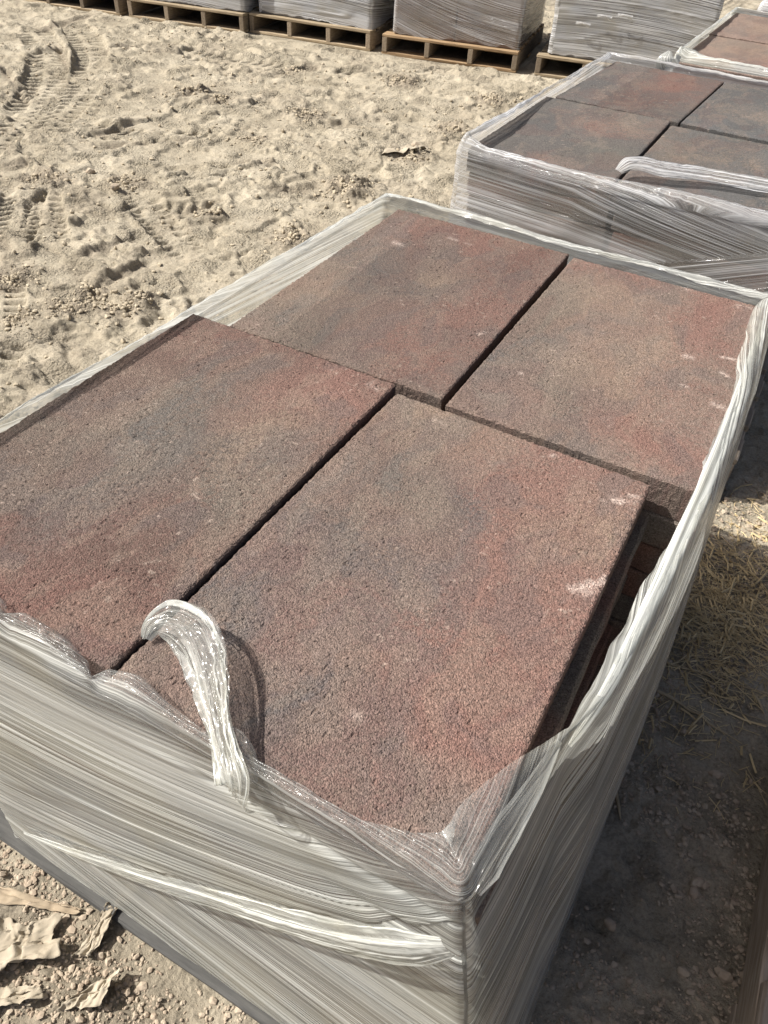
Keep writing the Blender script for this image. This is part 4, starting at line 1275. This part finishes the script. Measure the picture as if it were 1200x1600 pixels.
def stalk_mesh(name, pts, w, seed, lift=0.004, segs=6):
    """thin split stalk following points on the ground"""
    P = np.array(pts)
    d = np.concatenate([[0], np.cumsum(np.linalg.norm(np.diff(P, axis=0), axis=1))])
    t = np.linspace(0, d[-1], 24)
    C = np.stack([np.interp(t, d, P[:, k]) for k in range(3)], -1)
    C[:, 2] = np.maximum(gz(C[:, 0], C[:, 1]), -0.002) + lift + np.interp(t, d, P[:, 2])
    for _ in range(3):
        C[1:-1, 2] = np.maximum(C[1:-1, 2], 0.5 * (C[:-2, 2] + C[2:, 2]))
    tg = np.gradient(C, axis=0)
    tg /= np.linalg.norm(tg, axis=1)[:, None]
    sd_ = np.cross(tg, (0, 0, 1.0))
    sd_ /= np.linalg.norm(sd_, axis=1)[:, None]
    up = np.cross(sd_, tg)
    W = w * (1 - 0.5 * (t / d[-1]) ** 2) * (0.85 + 0.3 * vn(t * 60, t * 0, seed))
    V = []
    for k in range(segs):
        a = 2 * math.pi * k / segs
        V.append(C + sd_ * (np.cos(a) * W)[:, None] + up * (math.sin(a) * W * 0.55)[:, None])
    V = np.stack(V, 0)
    q = grid_quads(segs, 24, True)
    return mesh_np(name, V.reshape(-1, 3), q, smooth=True)


def gpt(p, h=0.0):
    g = at_z(p)
    return (g[0], g[1], h)


STALKS = [([(1040, 1036), (1100, 1055), (1200, 1090)], 0.0035, 'long grey straw stalk lying below the heap of straw'),
          ([(1026, 1082), (1075, 1112), (1135, 1150)], 0.0050, 'split yellow stalk poking out from under the wrap'),
          ([(1080, 1068), (1110, 1100), (1150, 1118), (1200, 1130)], 0.0022, 'thin curved pale stem next to the split yellow stalk'),
          ([(1045, 1042), (1075, 1027), (1150, 1040), (1200, 1052)], 0.003, 'bent straw stem along the lower edge of the straw heap'),
          ([(1178, 1090), (1185, 1105), (1192, 1118)], 0.004, 'short dry leaf curl on the shaded soil right of the stems'),
          ([(962, 1240), (966, 1262), (968, 1282)], 0.004, 'short sliver of film or stem sticking out at the wrap base')]
for i, (pp, w, lab) in enumerate(STALKS):
    o = link('dry_stalk', stalk_mesh('dry_stalk', [gpt(p) for p in pp], w, i), M_STALK)
    tag(o, lab, 'stalk', 'dry stalks by the straw')

# straw heap
rg = np.random.default_rng(21)
n = 2000
cx, cy = at_z((1135, 960))[:2]
xs = np.concatenate([cx + rg.normal(0, 0.085, n), rg.uniform(0.5, 0.78, 260), rg.uniform(0.50, 0.75, 60)])
ys = np.concatenate([cy + rg.normal(0, 0.16, n), rg.uniform(0.15, 1.2, 260), rg.uniform(0.05, 0.5, 60)])
n = len(xs)
keep = (xs > 0.49) & (xs < 0.85)
xs, ys = xs[keep], ys[keep]
n = len(xs)
ln = 0.006 + 0.05 * rg.random(n) ** 2 + 0.06 * (rg.random(n) < 0.08)
an = rg.uniform(0, np.pi, n)
heap = np.exp(-(((xs - cx) / 0.12) ** 2 + ((ys - cy) / 0.2) ** 2))
z = gz(xs, ys) + 0.002 + rg.random(n) * 0.016 * heap
tilt = rg.normal(0, 0.16, n)
dx, dy, dz = np.cos(an) * ln, np.sin(an) * ln, np.sin(tilt) * ln * 0.5
wd = rg.uniform(0.0005, 0.0011, n) + 0.0016 * (rg.random(n) < 0.14)
bend = rg.normal(0, 0.05, n) * ln * (1 + 3 * (rg.random(n) < 0.1))
nx_, ny_ = -np.sin(an), np.cos(an)
V, T = [], []
for k, t in enumerate((-0.5, 0.0, 0.5)):
    bx = xs + dx * t + nx_ * bend * (1 - 4 * t * t)
    by = ys + dy * t + ny_ * bend * (1 - 4 * t * t)
    bz = z + dz * t + 0.0015 + 0.003 * (1 - 4 * t * t) * heap
    for (s1, u1) in ((-1, 0), (1, 0), (0, 1.4)):
        V.append(np.stack([bx + nx_ * wd * s1, by + ny_ * wd * s1, bz + u1 * wd], -1))
V = np.stack(V, 1)
Q = []
for k in range(2):
    for a in range(3):
        b = (a + 1) % 3
        Q.append([k * 3 + a, k * 3 + b, (k + 1) * 3 + b, (k + 1) * 3 + a])
Q = (np.array(Q)[None] + (np.arange(n) * 9)[:, None, None]).reshape(-1, 4)
straw = link('straw', mesh_np('straw', V.reshape(-1, 3), Q, smooth=False), M_STRAW)
tag(straw, 'scattered golden straw between the loads', None, None, 'stuff')


def sheet(name, outline_px, nu, nv, amp, seed, edge_lift, lab, pleat=14.0, drape=0.004, mat=M_PAPER, mound=0.0):
    """crumpled thin sheet given by four corner pixels on the ground (nl, nr, fr, fl)"""
    c = [np.array(at_z(p)[:2]) for p in outline_px]
    a, b = np.meshgrid(np.linspace(0, 1, nu), np.linspace(0, 1, nv), indexing='ij')
    XY = (c[0] * ((1 - a) * (1 - b))[..., None] + c[1] * (a * (1 - b))[..., None] + c[2] * (a * b)[..., None] + c[3] * ((1 - a) * b)[..., None])
    jit = 0.38 * math.sqrt(abs(np.cross(c[2] - c[0], c[3] - c[1])) / 2)
    ex = (fbm(a * 3.2 + seed, b * 3.2, 3, seed) - 0.5) * jit
    ey = (fbm(a * 3.2, b * 3.2 + seed, 3, seed + 2) - 0.5) * jit
    X, Y = XY[..., 0] + ex, XY[..., 1] + ey
    w = fbm(a * pleat + 3, b * 1.6 + a * 1.5, 2, seed + 3)
    rid = 1 - np.abs(2 * w - 1)
    Zs = sstep(0.4, 1.0, rid) * amp * 0.9 + (fbm(a * 10, b * 10, 4, seed + 4) - 0.5) * amp * 1.1
    el = edge_lift[0] * (1 - b) ** 3 + edge_lift[1] * a ** 3 + edge_lift[2] * b ** 3 + edge_lift[3] * (1 - a) ** 3
    Z = gz(X, Y) * 0.6 + drape + Zs + el + mound * np.sin(np.pi * a) * np.sin(np.pi * b)
    V = np.stack([X, Y, Z], -1).reshape(-1, 3)
    V2 = V.copy()
    V2[:, 2] -= 0.0012
    q = grid_quads(nu, nv)
    k = nu * nv
    per = np.concatenate([np.arange(nu - 1) * nv, (nu - 1) * nv + np.arange(nv - 1), np.arange(nu - 1, 0, -1) * nv + nv - 1, np.arange(nv - 1, 0, -1)])
    side = np.stack([per, per + k, np.roll(per, -1) + k, np.roll(per, -1)], -1)
    me = mesh_np(name, np.concatenate([V, V2]), np.concatenate([q, q[:, ::-1] + k, side]), smooth=True)
    o = link(name, me, mat)
    tag(o, lab, 'scrap sheet', 'crumpled scrap sheets')
    return o


sheet('crumpled_sheet', [(-60, 1545), (98, 1506), (100, 1440), (-40, 1432)], 46, 34, 0.010, 1, (0.020, 0.004, 0.003, 0.0), 'largest crumpled dusty sheet, wrinkled and raised along one edge over soil', 6.0)
sheet('crumpled_sheet', [(-60, 1600), (70, 1560), (62, 1545), (-50, 1545)], 36, 20, 0.008, 2, (0.008, 0.004, 0.0, 0.0), 'folded strip of dusty sheet partly under soil beside the largest one', 5.0)
sheet('crumpled_sheet', [(112, 1500), (148, 1500), (190, 1420), (172, 1420)], 30, 36, 0.010, 3, (0.0, 0.012, 0.012, 0.0), 'narrow twisted scrap pointing up at the wrapped load', 4.0)
sheet('crumpled_sheet', [(85, 1580), (165, 1576), (196, 1520), (160, 1535)], 40, 26, 0.009, 4, (0.0, 0.026, 0.0, 0.0), 'curled scrap with an upright torn corner throwing a shadow', 5.0)
sheet('crumpled_sheet', [(20, 1575), (50, 1574), (68, 1562), (30, 1560)], 24, 14, 0.006, 5, (0.004, 0.0, 0.0, 0.0), 'small curled flake of pale sheet', 3.0)
sheet('bark_strip', [(-20, 1412), (118, 1432), (124, 1420), (-20, 1382)], 40, 10, 0.005, 6, (0.0, 0.0, 0.0, 0.0), 'flat brown strip of wood lying above the crumpled sheets', 3.0, mat=M_BARK)['category'] = 'wood strip'
sheet('dry_leaf', [(600, 250), (650, 252), (672, 240), (610, 232)], 18, 12, 0.020, 7, (0.01, 0.02, 0, 0), 'dry curled leaf litter on the sand before the second load', 3.0)['category'] = 'leaf'
